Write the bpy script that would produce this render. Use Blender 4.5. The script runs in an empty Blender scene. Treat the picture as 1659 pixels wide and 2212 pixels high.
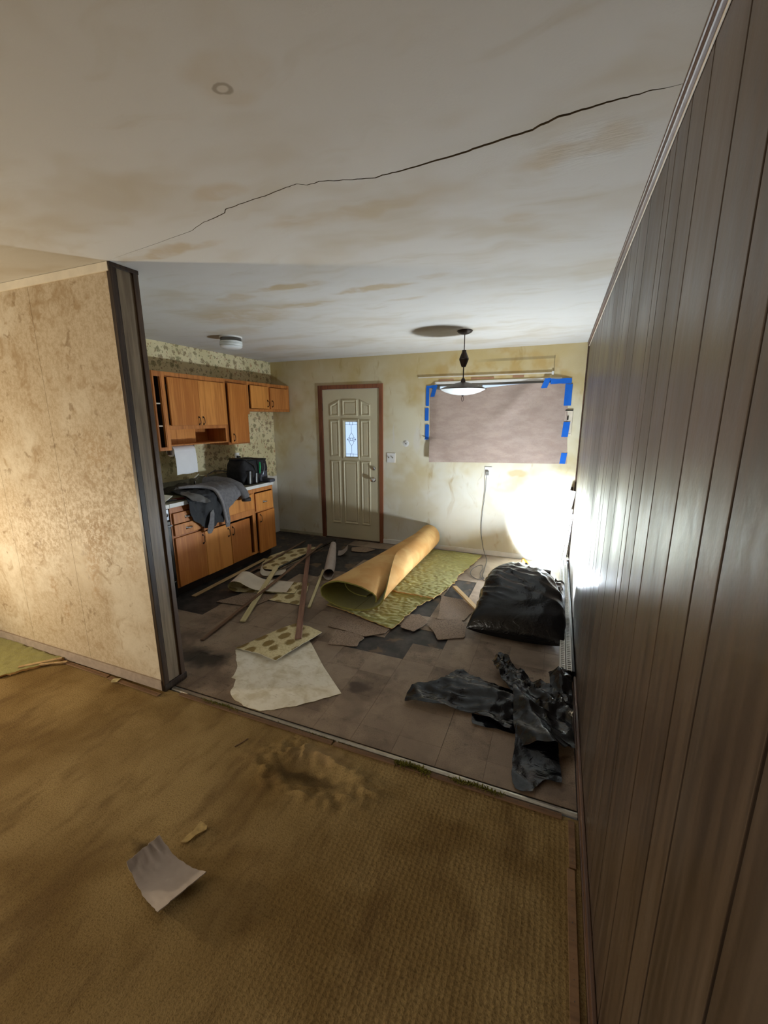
import bpy, bmesh, math, random
from mathutils import Vector, Matrix, noise
random.seed(7)
PI = math.pi
C = bpy.context.scene.collection
S = bpy.context.scene

# ------------------------------------------------------------------ camera
XR, YF, XL, HC = 0.223, 5.037, -3.755, 2.40       # right wall, far wall, kitchen wall, ceiling
YP, XP = 1.60, -2.122                             # partition front face and end
XW, YB = -5.6, -3.2                               # living room beyond the frame
yaw, pitch, roll, fpx = 0.3891, 0.2192, -0.0034, 905.92
cam_d = bpy.data.cameras.new('camera'); cam = bpy.data.objects.new('camera', cam_d); C.objects.link(cam)
fw = Vector((-math.sin(yaw)*math.cos(pitch), math.cos(yaw)*math.cos(pitch), -math.sin(pitch)))
rt = Vector((math.cos(yaw), math.sin(yaw), 0)); up = rt.cross(fw)
r2 = rt*math.cos(roll)+up*math.sin(roll); u2 = -rt*math.sin(roll)+up*math.cos(roll)
m = Matrix((r2, u2, -fw)).transposed().to_4x4(); m.translation = (0, 0, 1.6409)
cam.matrix_world = m
cam_d.sensor_fit = 'HORIZONTAL'; cam_d.sensor_width = 36; cam_d.lens = fpx/1659*36
cam_d.clip_start = 0.02
S.camera = cam

# ------------------------------------------------------------------ world, light, exposure
S.view_settings.view_transform = 'Standard'; S.view_settings.look = 'None'
S.view_settings.gamma = 1; S.view_settings.use_curve_mapping = False
S.view_settings.exposure = 0.85
S.cycles.max_bounces = 8; S.cycles.diffuse_bounces = 4; S.cycles.glossy_bounces = 3; S.cycles.caustics_reflective = False; S.cycles.caustics_refractive = False
wd = bpy.data.worlds.new('overcast_sky'); S.world = wd; wd.use_nodes = True
bg = wd.node_tree.nodes['Background']; bg.inputs[0].default_value = (0.62, 0.78, 1.0, 1); bg.inputs[1].default_value = 0.65

def area(name, loc, direction, sx, sy, power, col):
    d = bpy.data.lights.new(name, 'AREA'); d.shape = 'RECTANGLE'; d.size = sx; d.size_y = sy
    d.energy = power; d.color = col
    o = bpy.data.objects.new(name, d); C.objects.link(o); o.location = loc
    o.rotation_euler = Vector(direction).to_track_quat('-Z', 'Y').to_euler()
    return o
WL = Vector((-0.11, 4.12, 0.125)); WLN = Vector((-0.34, -0.30, 0.90)).normalized()     # head that faces the ceiling
WB = Vector((-0.04, 4.24, 0.13)); WBN = Vector((0.06, 0.88, 0.30)).normalized()        # head that faces the corner
area('work_light_up', WL+WLN*0.012, WLN, 0.27, 0.18, 46, (0.80, 0.90, 1.0))
lb_ = area('work_light_beam', WB+WBN*0.012, WBN, 0.14, 0.10, 36, (0.72, 0.86, 1.0)); lb_.data.spread = math.radians(62)
HL = Vector((-4.36, 0.52, 0.58)); HLN = Vector((0.75, 0.02, 0.45)).normalized()
area('halogen_beam', HL+HLN*0.012, HLN, 0.16, 0.12, 25, (1.0, 0.82, 0.56))
# added fill light from behind the camera, no window known there
area('added_fill', (-3.0, YB+0.12, 1.45), (0.15, 1, -0.30), 1.7, 1.1, 25, (1.0, 0.95, 0.86))

# ------------------------------------------------------------------ helpers
def lin(r, g, b):
    f = lambda c: (c/255/12.92) if c/255 <= 0.04045 else ((c/255+0.055)/1.055)**2.4
    return (f(r), f(g), f(b), 1)

class NT:
    """small node builder; coordinates are world positions"""
    def __init__(s, name, rough=0.6, spec=0.3):
        s.m = bpy.data.materials.new(name); s.m.use_nodes = True
        s.t = s.m.node_tree; s.b = s.t.nodes['Principled BSDF']
        s.b.inputs['Roughness'].default_value = rough
        s.b.inputs['Specular IOR Level'].default_value = spec
        s._p = None; s.cache = {}
    def n(s, k, **kw):
        x = s.t.nodes.new(k)
        for a, b in kw.items(): setattr(x, a, b)
        return x
    def l(s, a, b): s.t.links.new(a, b)
    def put(s, sock, v):
        if hasattr(v, 'is_linked') or isinstance(v, bpy.types.NodeSocket): s.l(v, sock)
        else: sock.default_value = v
    @property
    def P(s):
        if s._p is None: s._p = s.n('ShaderNodeNewGeometry').outputs['Position']
        return s._p
    def obj(s): return s.n('ShaderNodeTexCoord').outputs['Object']
    def rnd(s): return s.n('ShaderNodeObjectInfo').outputs['Random']
    def map(s, v, scale=(1, 1, 1), loc=(0, 0, 0), rot=(0, 0, 0)):
        x = s.n('ShaderNodeMapping'); s.l(v, x.inputs[0])
        x.inputs['Location'].default_value = loc; x.inputs['Rotation'].default_value = rot; x.inputs['Scale'].default_value = scale
        return x.outputs[0]
    def noise(s, v, scale=5, detail=3, rough=0.55, dist=0.0, col=False):
        x = s.n('ShaderNodeTexNoise'); s.l(v, x.inputs['Vector'])
        x.inputs['Scale'].default_value = scale; x.inputs['Detail'].default_value = min(detail, 3)
        x.inputs['Roughness'].default_value = rough; x.inputs['Distortion'].default_value = dist
        return x.outputs['Color' if col else 'Fac']
    def voro(s, v, scale=5, rand=1.0, feature='F1', out='Distance'):
        x = s.n('ShaderNodeTexVoronoi', feature=feature); s.l(v, x.inputs['Vector'])
        x.inputs['Scale'].default_value = scale; x.inputs['Randomness'].default_value = rand
        return x.outputs[out]
    def math(s, op, a, b=0.0, clamp=False):
        x = s.n('ShaderNodeMath', operation=op); x.use_clamp = clamp
        s.put(x.inputs[0], a); s.put(x.inputs[1], b); return x.outputs[0]
    def vadd(s, a, b):
        x = s.n('ShaderNodeVectorMath', operation='ADD'); s.put(x.inputs[0], a); s.put(x.inputs[1], b); return x.outputs[0]
    def vscale(s, a, k):
        x = s.n('ShaderNodeVectorMath', operation='SCALE'); s.put(x.inputs[0], a); x.inputs['Scale'].default_value = k; return x.outputs[0]
    def ramp(s, f, lo, hi, a=0.0, b=1.0):
        x = s.n('ShaderNodeMapRange'); x.clamp = True; x.interpolation_type = 'SMOOTHSTEP'
        s.put(x.inputs[0], f); x.inputs[1].default_value = lo; x.inputs[2].default_value = hi
        x.inputs[3].default_value = a; x.inputs[4].default_value = b; return x.outputs[0]
    def mix(s, f, a, b, mode='MIX'):
        x = s.n('ShaderNodeMix', data_type='RGBA', blend_type=mode)
        s.put(x.inputs[0], f); s.put(x.inputs[6], a); s.put(x.inputs[7], b); return x.outputs[2]
    def xyz(s, v):
        x = s.n('ShaderNodeSeparateXYZ'); s.l(v, x.inputs[0]); return x.outputs
    def blob(s, v, c, r, soft=0.6):
        """1 inside an ellipse of centre c and radii r (None = that axis is ignored)"""
        sc = [0 if q is None else 1/q for q in r]
        w = s.map(v, scale=sc, loc=[-(0 if q is None else a/q) for a, q in zip(c, r)])
        x = s.n('ShaderNodeVectorMath', operation='LENGTH'); s.l(w, x.inputs[0])
        return s.ramp(x.outputs['Value'], soft, 1.0, 1.0, 0.0)
    def wob(s, scale, amt, v=None):
        """wobbled coordinates"""
        k = (scale, amt) if v is None else None
        if k in s.cache: return s.cache[k]
        v = v or s.P
        r_ = s.vadd(v, s.vscale(s.vadd(s.noise(v, scale, 2, 0.6, col=True), (-0.5, -0.5, -0.5)), amt))
        if k: s.cache[k] = r_
        return r_
    def col(s, v): s.put(s.b.inputs['Base Color'], v)
    def rough(s, v): s.put(s.b.inputs['Roughness'], v)
    def bump(s, h, strength=0.4, dist=0.01):
        x = s.n('ShaderNodeBump'); s.put(x.inputs['Height'], h); x.inputs['Strength'].default_value = strength
        x.inputs['Distance'].default_value = dist; s.l(x.outputs[0], s.b.inputs['Normal'])
    def emit(s, c, k):
        s.b.inputs['Emission Color'].default_value = c; s.b.inputs['Emission Strength'].default_value = k

def plain(name, c, rough=0.6, metal=0.0, vary=0.12, scale=14, spec=0.3):
    t = NT(name, rough, spec); t.b.inputs['Metallic'].default_value = metal
    f = t.noise(t.P, scale, 4)
    d = tuple(x*(1-vary*1.6) for x in c[:3])+(1,)
    t.col(t.mix(t.ramp(f, 0.3, 0.7), c, d)); return t.m

# ---- mesh builder
class MB:
    def __init__(s): s.v = []; s.f = []; s.mi = []
    def add(s, vs, fs, mi=0):
        o = len(s.v); s.v += [tuple(v) for v in vs]; s.f += [tuple(o+i for i in f) for f in fs]
        s.mi += [mi]*len(fs); return s
    def box(s, x0, x1, y0, y1, z0, z1, mi=0, M=None):
        vs = [Vector((x, y, z)) for z in (z0, z1) for y in (y0, y1) for x in (x0, x1)]
        if M: vs = [M @ v for v in vs]
        return s.add(vs, [(0, 2, 3, 1), (4, 5, 7, 6), (0, 1, 5, 4), (2, 6, 7, 3), (0, 4, 6, 2), (1, 3, 7, 5)], mi)
    def bar(s, p, q, w, h, mi=0, up=(0, 0, 1)):
        p = Vector(p); q = Vector(q); d = (q-p).normalized(); a = d.cross(Vector(up)).normalized(); b = a.cross(d)
        vs = [e+a*(w/2*i)+b*(h/2*j) for e in (p, q) for i, j in ((-1, -1), (1, -1), (1, 1), (-1, 1))]
        return s.add(vs, [(3, 2, 1, 0), (4, 5, 6, 7), (0, 1, 5, 4), (1, 2, 6, 5), (2, 3, 7, 6), (3, 0, 4, 7)], mi)
    def tube(s, pts, r, n=10, mi=0, cap=True):
        pts = [Vector(p) for p in pts]; rs = r if isinstance(r, (list, tuple)) else [r]*len(pts)
        vs = []; fs = []; ref = Vector((0, 0, 1))
        for i, p in enumerate(pts):
            d = (pts[min(i+1, len(pts)-1)]-pts[max(i-1, 0)]).normalized()
            if abs(d.dot(ref)) > 0.95: ref = Vector((1, 0, 0)) if abs(d.x) < 0.9 else Vector((0, 1, 0))
            a = d.cross(ref).normalized(); b = a.cross(d); ref = b
            vs += [p+(a*math.cos(2*PI*k/n)+b*math.sin(2*PI*k/n))*rs[i] for k in range(n)]
        for i in range(len(pts)-1):
            for k in range(n):
                fs.append((i*n+k, i*n+(k+1) % n, (i+1)*n+(k+1) % n, (i+1)*n+k))
        if cap: fs += [tuple(range(n))[::-1], tuple((len(pts)-1)*n+k for k in range(n))]
        return s.add(vs, fs, mi)
    def lathe(s, prof, c, n=32, mi=0, M=None):
        vs = []; fs = []; m_ = len(prof)
        for k in range(n):
            a = 2*PI*k/n
            for r, z in prof:
                v = Vector((r*math.cos(a), r*math.sin(a), z))
                vs.append((M @ v if M else v)+Vector(c))
        for k in range(n):
            for i in range(m_-1):
                fs.append((k*m_+i, ((k+1) % n)*m_+i, ((k+1) % n)*m_+i+1, k*m_+i+1))
        return s.add(vs, fs, mi)
    def prism(s, poly, h, f3, mi=0):
        """polygon (2d) extruded by h; f3(a,b,c) -> 3d point"""
        n = len(poly); vs = [f3(a, b, 0) for a, b in poly]+[f3(a, b, h) for a, b in poly]
        return s.add(vs, [tuple(range(n))[::-1], tuple(range(n, 2*n))]+[(i, (i+1) % n, n+(i+1) % n, n+i) for i in range(n)], mi)
    def sheet(s, f, nu, nv, th, mt=0, mb=None):
        """closed thin sheet over f(u,v), thickness th below the surface"""
        mb = mt if mb is None else mb
        P = [[Vector(f(i/nu, j/nv)) for j in range(nv+1)] for i in range(nu+1)]
        vs = []; N = (nu+1)*(nv+1); low = []
        for i in range(nu+1):
            for j in range(nv+1):
                du = P[min(i+1, nu)][j]-P[max(i-1, 0)][j]; dv = P[i][min(j+1, nv)]-P[i][max(j-1, 0)]
                nn = du.cross(dv); nn = nn.normalized() if nn.length > 1e-9 else Vector((0, 0, 1))
                vs.append(P[i][j]); low.append(P[i][j]-nn*th)
        o = len(s.v); s.v += [tuple(v) for v in vs]+[tuple(v) for v in low]
        ix = lambda i, j: o+i*(nv+1)+j
        for i in range(nu):
            for j in range(nv):
                q = (ix(i, j), ix(i+1, j), ix(i+1, j+1), ix(i, j+1))
                s.f.append(q); s.mi.append(mt); s.f.append(tuple(k+N for k in q[::-1])); s.mi.append(mb)
        rim = [ix(i, 0) for i in range(nu)]+[ix(nu, j) for j in range(nv)]+[ix(i, nv) for i in range(nu, 0, -1)]+[ix(0, j) for j in range(nv, 0, -1)]
        for a, b in zip(rim, rim[1:]+rim[:1]): s.f.append((a, a+N, b+N, b)); s.mi.append(mb)
        return s
    def polysheet(s, poly, res, f3, th, mt=0, mb=None):
        """irregular outline filled with a grid of pitch res, boundary snapped to the outline; f3(a,b) -> 3d"""
        mb = mt if mb is None else mb
        xs = [p[0] for p in poly]; ys = [p[1] for p in poly]
        x0, y0 = min(xs)-res, min(ys)-res; nx = int((max(xs)-x0)/res)+3; ny = int((max(ys)-y0)/res)+3
        cells = set((i, j) for i in range(nx) for j in range(ny) if inside((x0+(i+.5)*res, y0+(j+.5)*res), poly))
        vid = {}; pos = []
        for (i, j) in cells:
            for a, b in ((i, j), (i+1, j), (i+1, j+1), (i, j+1)):
                if (a, b) not in vid:
                    edge = not all((a+p, b+q) in cells for p in (-1, 0) for q in (-1, 0))
                    pt = (x0+a*res, y0+b*res)
                    if edge: pt = nearest(pt, poly)
                    vid[a, b] = len(pos); pos.append(pt)
        o = len(s.v); N = len(pos)
        top = [Vector(f3(*p)) for p in pos]
        e = res*0.4; low = []
        for p, t in zip(pos, top):
            nn = (Vector(f3(p[0]+e, p[1]))-t).cross(Vector(f3(p[0], p[1]+e))-t)
            nn = nn.normalized() if nn.length > 1e-12 else Vector((0, 0, 1))
            low.append(t-nn*th)
        s.v += [tuple(v) for v in top]+[tuple(v) for v in low]
        for (i, j) in cells:
            q = [o+vid[k] for k in ((i, j), (i+1, j), (i+1, j+1), (i, j+1))]
            s.f.append(tuple(q)); s.mi.append(mt); s.f.append(tuple(k+N for k in q[::-1])); s.mi.append(mb)
            for (di, dj, a, b) in ((0, -1, 0, 1), (1, 0, 1, 2), (0, 1, 2, 3), (-1, 0, 3, 0)):
                if (i+di, j+dj) not in cells:
                    s.f.append((q[a], q[a]+N, q[b]+N, q[b])); s.mi.append(mb)
        return s
    def build(s, name, mats, parent=None, smooth=False, bevel=0.0, angle=40, kind=None, label=None):
        me = bpy.data.meshes.new(name); me.from_pydata(s.v, [], s.f); me.update()
        for k in (mats if isinstance(mats, (list, tuple)) else [mats]): me.materials.append(k)
        me.polygons.foreach_set('material_index', s.mi)
        bm = bmesh.new(); bm.from_mesh(me)
        bmesh.ops.recalc_face_normals(bm, faces=bm.faces)
        if bevel > 0:
            bmesh.ops.bevel(bm, geom=[e for e in bm.edges if e.is_manifold and e.calc_face_angle(0) > 0.5], offset=bevel, segments=2, profile=0.6, affect='EDGES', clamp_overlap=True)
        bm.to_mesh(me); bm.free()
        if smooth:
            me.polygons.foreach_set('use_smooth', [True]*len(me.polygons)); me.set_sharp_from_angle(angle=math.radians(angle))
        o = bpy.data.objects.new(name, me); C.objects.link(o)
        # origin at the foot of the mesh
        lo = [min(v.co[i] for v in me.vertices) for i in range(3)]; hi = [max(v.co[i] for v in me.vertices) for i in range(3)]
        c = Vector(((lo[0]+hi[0])/2, (lo[1]+hi[1])/2, lo[2]))
        me.transform(Matrix.Translation(-c)); o.location = c
        if parent: attach(o, parent)
        WO[o.name] = c
        if kind: o['kind'] = kind
        if label: o['label'] = label
        return o
WO = {}
def attach(o, parent):
    o.parent = parent; o.location = Vector(o.location)-WO[parent.name]
def inside(p, poly):
    x, y = p; r = False; n = len(poly)
    for i in range(n):
        (x1, y1), (x2, y2) = poly[i], poly[(i+1) % n]
        if (y1 > y) != (y2 > y) and x < (x2-x1)*(y-y1)/(y2-y1)+x1: r = not r
    return r
def nearest(p, poly):
    best = None; P = Vector(p)
    for i in range(len(poly)):
        a = Vector(poly[i]); b = Vector(poly[(i+1) % len(poly)]); d = b-a
        t = max(0, min(1, (P-a).dot(d)/max(d.length_squared, 1e-12))); q = a+d*t
        if best is None or (q-P).length < (best-P).length: best = q
    return (best.x, best.y)
def smooth_path(p, k=5):
    out = []; p = [Vector(q) for q in p]
    for i in range(len(p)-1):
        a, b, c_, d_ = p[max(0, i-1)], p[i], p[i+1], p[min(len(p)-1, i+2)]
        for j in range(k):
            s_ = j/k; out.append(.5*((2*b)+(c_-a)*s_+(2*a-5*b+4*c_-d_)*s_*s_+(3*b-a-3*c_+d_)*s_**3))
    return out+[p[-1]]
def sst(a, b, x): q = max(0, min(1, (x-a)/(b-a))); return q*q*(3-2*q)
def jag(poly, step, amt, seed=0.0, keep=()):
    """torn outline: edges split and wobbled; edges whose index is in keep stay straight"""
    out = []; n = len(poly)
    for i in range(n):
        a = Vector(poly[i]); b = Vector(poly[(i+1) % n]); d = b-a; k = max(1, int(d.length/step)); nn = Vector((-d.y, d.x)).normalized()
        for j in range(k):
            q = a+d*(j/k)
            if i not in keep and j: q = q+nn*amt*(noise.noise((q.x*9+seed, q.y*9, seed))+0.7*noise.noise((q.x*31, q.y*31+seed, seed)))
            out.append((q.x, q.y))
    return out
def nz(x, y, z=0.0): return noise.noise((x, y, z))
def ridged(x, y, z=0.0): return 1-2*abs(noise.noise((x, y, z)))
def tag(o, label, cat, group=None):
    o['label'] = label; o['category'] = cat
    if group: o['group'] = group
    return o
def thing(name, label, cat, loc, group=None):
    o = bpy.data.objects.new(name, None); C.objects.link(o); o.location = loc; o.empty_display_size = 0.05
    WO[o.name] = Vector(loc); return tag(o, label, cat, group)
def frame_of(name, loc):
    o = bpy.data.objects.new(name, None); C.objects.link(o); o.location = loc; o.empty_display_size = 0.05
    WO[o.name] = Vector(loc); o['kind'] = 'structure'; return o
def inset(poly, d):
    """inset of a convex polygon (either winding)"""
    n = len(poly); area_ = sum(poly[i][0]*poly[(i+1) % n][1]-poly[(i+1) % n][0]*poly[i][1] for i in range(n))
    sg = 1 if area_ > 0 else -1; L = []
    for i in range(n):
        a = Vector(poly[i]); b = Vector(poly[(i+1) % n]); e = (b-a).normalized(); nn = Vector((-e.y, e.x))*sg
        L.append((a+nn*d, e))
    out = []
    for i in range(n):
        p, e = L[i-1]; q, f = L[i]; den = e.x*f.y-e.y*f.x
        t = ((q.x-p.x)*f.y-(q.y-p.y)*f.x)/den; out.append((p.x+e.x*t, p.y+e.y*t))
    return out
def rings(mb, poly, steps, f3, mi=0, cap=True):
    """moulding: polygon inset by each (d, height)"""
    n = len(poly); vs = []
    for d, h in steps: vs += [f3(a, b, h) for a, b in (inset(poly, d) if d else poly)]
    fs = []
    for k in range(len(steps)-1):
        for i in range(n): fs.append((k*n+i, k*n+(i+1) % n, (k+1)*n+(i+1) % n, (k+1)*n+i))
    if cap: fs.append(tuple((len(steps)-1)*n+i for i in range(n)))
    return mb.add(vs, fs, mi)

# ------------------------------------------------------------------ materials
def wood(name, light, dark, axis=2, rough=0.45, fine=60, spec=0.35, local=False, amt=1.0, bump=0.15):
    t = NT(name, rough, spec); v = t.obj() if local else t.P
    sc = [1, 1, 1]; sc[axis] = 0.06
    w = t.map(v, scale=sc); w = t.vadd(w, t.vscale(t.rnd(), 3.0))
    a = t.noise(w, fine, 2, 0.6); b = t.noise(w, fine/6, 3, 0.6, 1.2)
    f = t.math('ADD', t.math('MULTIPLY', a, 0.5), t.math('MULTIPLY', b, 0.5))
    f = t.math('ADD', f, t.math('MULTIPLY', t.math('SUBTRACT', t.rnd(), 0.5), 0.22*amt))
    t.col(t.mix(t.ramp(f, 0.33, 0.68), dark, light)); t.bump(a, bump, 0.002)
    return t.m

# panelling: dark walnut print with a worn gloss
t = NT('walnut_panelling', 0.3, 0.85)
w = t.map(t.P, scale=(1, 1, 0.05)); a = t.noise(w, 46, 3, 0.6); b = t.noise(w, 7, 3, 0.6, 1.0)
g = t.noise(t.map(t.P, scale=(1, 1, 0.4)), 3.2, 4, 0.65)
f = t.math('ADD', t.math('MULTIPLY', a, 0.45), t.math('MULTIPLY', b, 0.4)); f = t.math('ADD', f, t.math('MULTIPLY', t.rnd(), 0.14))
c = t.mix(t.ramp(f, 0.32, 0.66), lin(52, 41, 33), lin(88, 72, 58))
c = t.mix(t.ramp(g, 0.5, 0.75, 0, 0.3), c, lin(92, 83, 73)); t.col(c)
t.rough(t.ramp(t.math('ADD', t.math('MULTIPLY', g, 0.7), t.math('MULTIPLY', a, 0.3)), 0.35, 0.7, 0.33, 0.52))
hb = t.math('ADD', t.math('MULTIPLY', a, 0.25), t.math('MULTIPLY', t.noise(t.P, 26, 5, .6), 0.8)); t.bump(hb, 0.2, 0.004)
M_PANEL = t.m
M_GROOVE = plain('panel_groove', lin(14, 11, 9), 0.9)
M_TRIMWOOD = wood('dark_trim_wood', lin(112, 84, 66), lin(70, 52, 42), 1, 0.4)
M_TRIMV = wood('dark_trim_wood_upright', lin(82, 64, 50), lin(44, 34, 27), 2, 0.38)
M_CAPWOOD = wood('grey_brown_panel', lin(140, 124, 102), lin(98, 84, 66), 2, 0.35)
M_DOORTRIM = wood('red_brown_casing', lin(146, 92, 64), lin(104, 62, 44), 2, 0.5)

# ceiling: painted, blotched and water stained
t = NT('stained_ceiling', 0.85, 0.2)
q = t.wob(2.2, 0.35)
big = t.noise(t.map(q, scale=(0.7, 1.6, 1)), 1.5, 5, 0.62); med = t.noise(t.map(q, scale=(0.6, 2.4, 1), rot=(0, 0, 0.12)), 3.4, 5, 0.65)
c = t.mix(t.ramp(big, 0.42, 0.72), lin(196, 193, 186), lin(182, 173, 156))
c = t.mix(t.ramp(med, 0.54, 0.78, 0, 0.4), c, lin(172, 160, 136))
w = t.wob(5, 0.16)
st = None
for (x, y, rx, ry, k) in ((-1.55, 2.30, .30, .06, 1), (-1.10, 2.51, .32, .06, .95), (-1.72, 2.66, .36, .07, .8), (-0.70, 2.42, .12, .06, .5), (-1.0, 2.78, .18, .05, .6),
                          (-2.3, 2.75, .55, .28, .75), (-2.7, 3.2, .35, .2, .5), (-1.75, 1.62, .38, .06, .8), (-2.0, 2.35, .2, .1, .7), (-1.15, 1.30, .16, .06, .6), (-.05, 1.53, .17, .07, .6), (.08, 1.50, .1, .1, .5), (-.8, 1.6, .5, .06, .45),
                          (-0.75, 0.92, .14, .09, .4), (-0.5, .72, .14, .07, .35), (-2.9, 4.1, .5, .25, .4), (-0.2, 1.9, .1, .05, .4)):
    e = t.math('MULTIPLY', t.blob(w, (x, y, 0), (rx, ry, None), 0.45), k)
    st = e if st is None else t.math('MAXIMUM', st, e)
st = t.math('MULTIPLY', st, t.ramp(t.noise(q, 9, 4), 0.3, 0.6, 0.4, 1))
c = t.mix(t.math('MULTIPLY', st, .7), c, lin(172, 148, 106))
ring = t.math('MULTIPLY', t.blob(t.wob(20, .02), (-0.797, 0.95, 0), (.028, .022, None), 0.75), t.math('SUBTRACT', 1.0, t.blob(t.P, (-0.797, 0.95, 0), (.018, .013, None), 0.6)))
c = t.mix(t.math('MULTIPLY', ring, .6), c, lin(120, 108, 88))
t.col(c)
rip = t.math('MULTIPLY', t.blob(w, (0.03, 1.52, 0), (.2, .14, None), 0.5), t.noise(t.map(t.P, scale=(1, 5, 1), rot=(0, 0, .2)), 14, 3))
t.bump(t.math('ADD', t.math('MULTIPLY', t.noise(t.P, 120, 3), 0.25), t.math('MULTIPLY', rip, 3.0)), 0.25, 0.006)
M_CEIL = t.m
M_CRACK = plain('crack_inside', lin(92, 80, 62), 0.9)

# far wall: cream paint, yellowed, patched
t = NT('yellowed_cream_wall', 0.6, 0.3)
q = t.wob(2.5, 0.3); X = t.xyz(t.P)
big = t.noise(q, 1.9, 5, 0.6); drip = t.noise(t.map(q, scale=(2.2, 1, 0.6)), 4, 5, 0.65)
c = t.mix(t.ramp(big, 0.4, 0.66), lin(226, 219, 192), lin(208, 192, 146))
low_ = t.ramp(t.math('ADD', X[2], t.math('MULTIPLY', t.math('SUBTRACT', big, .5), 1.2)), .6, 1.5, .85, 0)
c = t.mix(low_, c, t.mix(t.ramp(big, .4, .66), lin(224, 222, 210), lin(214, 208, 186)))
topm = t.ramp(t.math('ADD', X[2], t.math('MULTIPLY', t.math('SUBTRACT', big, .5), 1.6)), 1.35, 2.35)
c = t.mix(t.math('MULTIPLY', topm, 0.75), c, lin(200, 178, 122))
c = t.mix(t.ramp(drip, 0.58, 0.74, 0, 0.5), c, lin(178, 148, 86))
edge = t.math('MULTIPLY', t.blob(t.wob(3.5, .3), (-0.75, 5, 2.02), (.95, None, .42), 0.75), t.ramp(t.noise(t.P, 5, 4), .42, .62))
c = t.mix(t.math('MULTIPLY', edge, 0.55), c, lin(190, 152, 80))
for (x, z, rx, rz, k, cc) in ((-1.77, 1.34, .06, .05, .8, lin(232, 228, 214)), (-1.93, 1.45, .015, .16, .6, lin(226, 222, 214)), (-1.62, 1.4, .06, .2, .5, lin(226, 222, 214)), (-1.0, 0.5, .4, .4, .5, lin(230, 228, 214)), (-.4, 1.02, .14, .05, .6, lin(206, 176, 110)), (-3.4, .9, .28, .55, .4, lin(212, 205, 190))):
    c = t.mix(t.math('MULTIPLY', t.blob(t.wob(6, .08), (x, 5, z), (rx, None, rz), 0.5), k), c, cc)
band = t.math('MULTIPLY', t.ramp(t.math('ABSOLUTE', t.math('SUBTRACT', X[2], 2.275)), .008, .02, 1, 0), t.math('MULTIPLY', t.ramp(X[0], -1.0, -.6), t.ramp(X[0], -.1, -.09, 1, 0)))
c = t.mix(t.math('MULTIPLY', band, .45), c, lin(120, 104, 76))
t.col(c); t.bump(t.noise(t.P, 60, 4), 0.2, 0.004)
M_FAR = t.m

# wallpaper: small flower baskets on cream
t = NT('floral_wallpaper', 0.6, 0.25)
u = t.map(t.P, scale=(0, 1, 1)); w = t.vadd(u, t.vscale(t.vadd(t.noise(u, 34, 3, .6, col=True), (-.5, -.5, -.5)), .075))
d1 = t.voro(w, 13, 0.6); R = t.n('ShaderNodeSeparateColor'); t.l(t.voro(w, 13, 0.6, out='Color'), R.inputs[0])
d2 = t.voro(w, 33, 0.9); R2 = t.n('ShaderNodeSeparateColor'); t.l(t.voro(w, 33, 0.9, out='Color'), R2.inputs[0])
base = t.mix(t.ramp(t.noise(t.P, 3, 3), .35, .65), lin(228, 218, 178), lin(214, 204, 160))
Y = t.xyz(t.P)[1]
red = t.math('MULTIPLY', t.ramp(R.outputs[0], .45, .5), t.ramp(Y, 3.9, 4.3, .1, 1))
motif = t.mix(red, t.mix(t.ramp(R.outputs[1], .3, .7), lin(112, 104, 62), lin(124, 96, 62)), lin(174, 98, 64))
motif = t.mix(t.ramp(t.noise(u, 90, 3, .7), .4, .6, 0, .5), motif, base)
sm = t.mix(t.ramp(R2.outputs[0], .4, .6), lin(122, 116, 72), lin(148, 100, 68))
c = t.mix(t.math('MULTIPLY', t.ramp(d2, .26, .40, 1, 0), t.ramp(R2.outputs[1], .35, .4, 0, .8)), base, sm)
c = t.mix(t.math('MULTIPLY', t.ramp(d1, .28, .46, .9, 0), t.ramp(R.outputs[2], .12, .16)), c, motif)
t.col(c); M_WPAPER = t.m
M_WHITEWALL = plain('bare_white_wall', lin(226, 222, 212), 0.6, vary=0.05, scale=4)

# partition vinyl covering: blotchy beige
t = NT('mottled_beige_vinyl', 0.42, 0.4)
q = t.wob(6, .15)
n1 = t.noise(q, 2.2, 5, .6); n2 = t.noise(t.P, 44, 3, .75); n3 = t.noise(q, 5.5, 5, .62, 1.0)
c = t.mix(t.ramp(n2, .35, .65), lin(194, 178, 153), lin(176, 157, 128))
c = t.mix(t.ramp(n1, .45, .68, 0, .75), c, lin(212, 202, 182))
c = t.mix(t.ramp(n3, .52, .72, 0, .65), c, lin(150, 122, 82))
c = t.mix(t.ramp(t.noise(t.wob(12, .1), 9, 5, .7), .60, .70, 0, .6), c, lin(128, 102, 66))
for (x, z, rx, rz, k, cc) in ((-2.72, .75, .22, .28, .7, lin(226, 214, 190)), (-2.5, .9, .2, .3, .55, lin(158, 122, 74)), (-2.62, .72, .09, .3, .6, lin(170, 132, 84)), (-2.8, 2.15, .05, .2, .6, lin(150, 120, 80)), (-3.05, .55, .06, .1, .7, lin(160, 124, 78)), (-2.95, .38, .05, .12, .7, lin(160, 124, 78)), (-2.42, 1.45, .2, .2, .5, lin(166, 132, 86)), (-2.25, .85, .1, .2, .5, lin(168, 128, 76))):
    c = t.mix(t.math('MULTIPLY', t.math('MULTIPLY', t.blob(t.wob(14, .10), (x, YP, z), (rx, None, rz), .15), t.ramp(n2, .35, .62)), k*.8), c, cc)
t.col(c); t.rough(t.ramp(n2, .35, .7, .55, .75)); t.bump(n2, 0.25, 0.002)
M_VINYLWALL = t.m
M_SEAM = plain('seam_green', lin(138, 134, 104), 0.8)
M_CREAMTRIM = plain('cream_trim', lin(226, 216, 196), 0.5, vary=.06)
M_GREYBASE = plain('grey_baseboard', lin(168, 152, 138), 0.6, vary=.12, scale=30)
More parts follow.
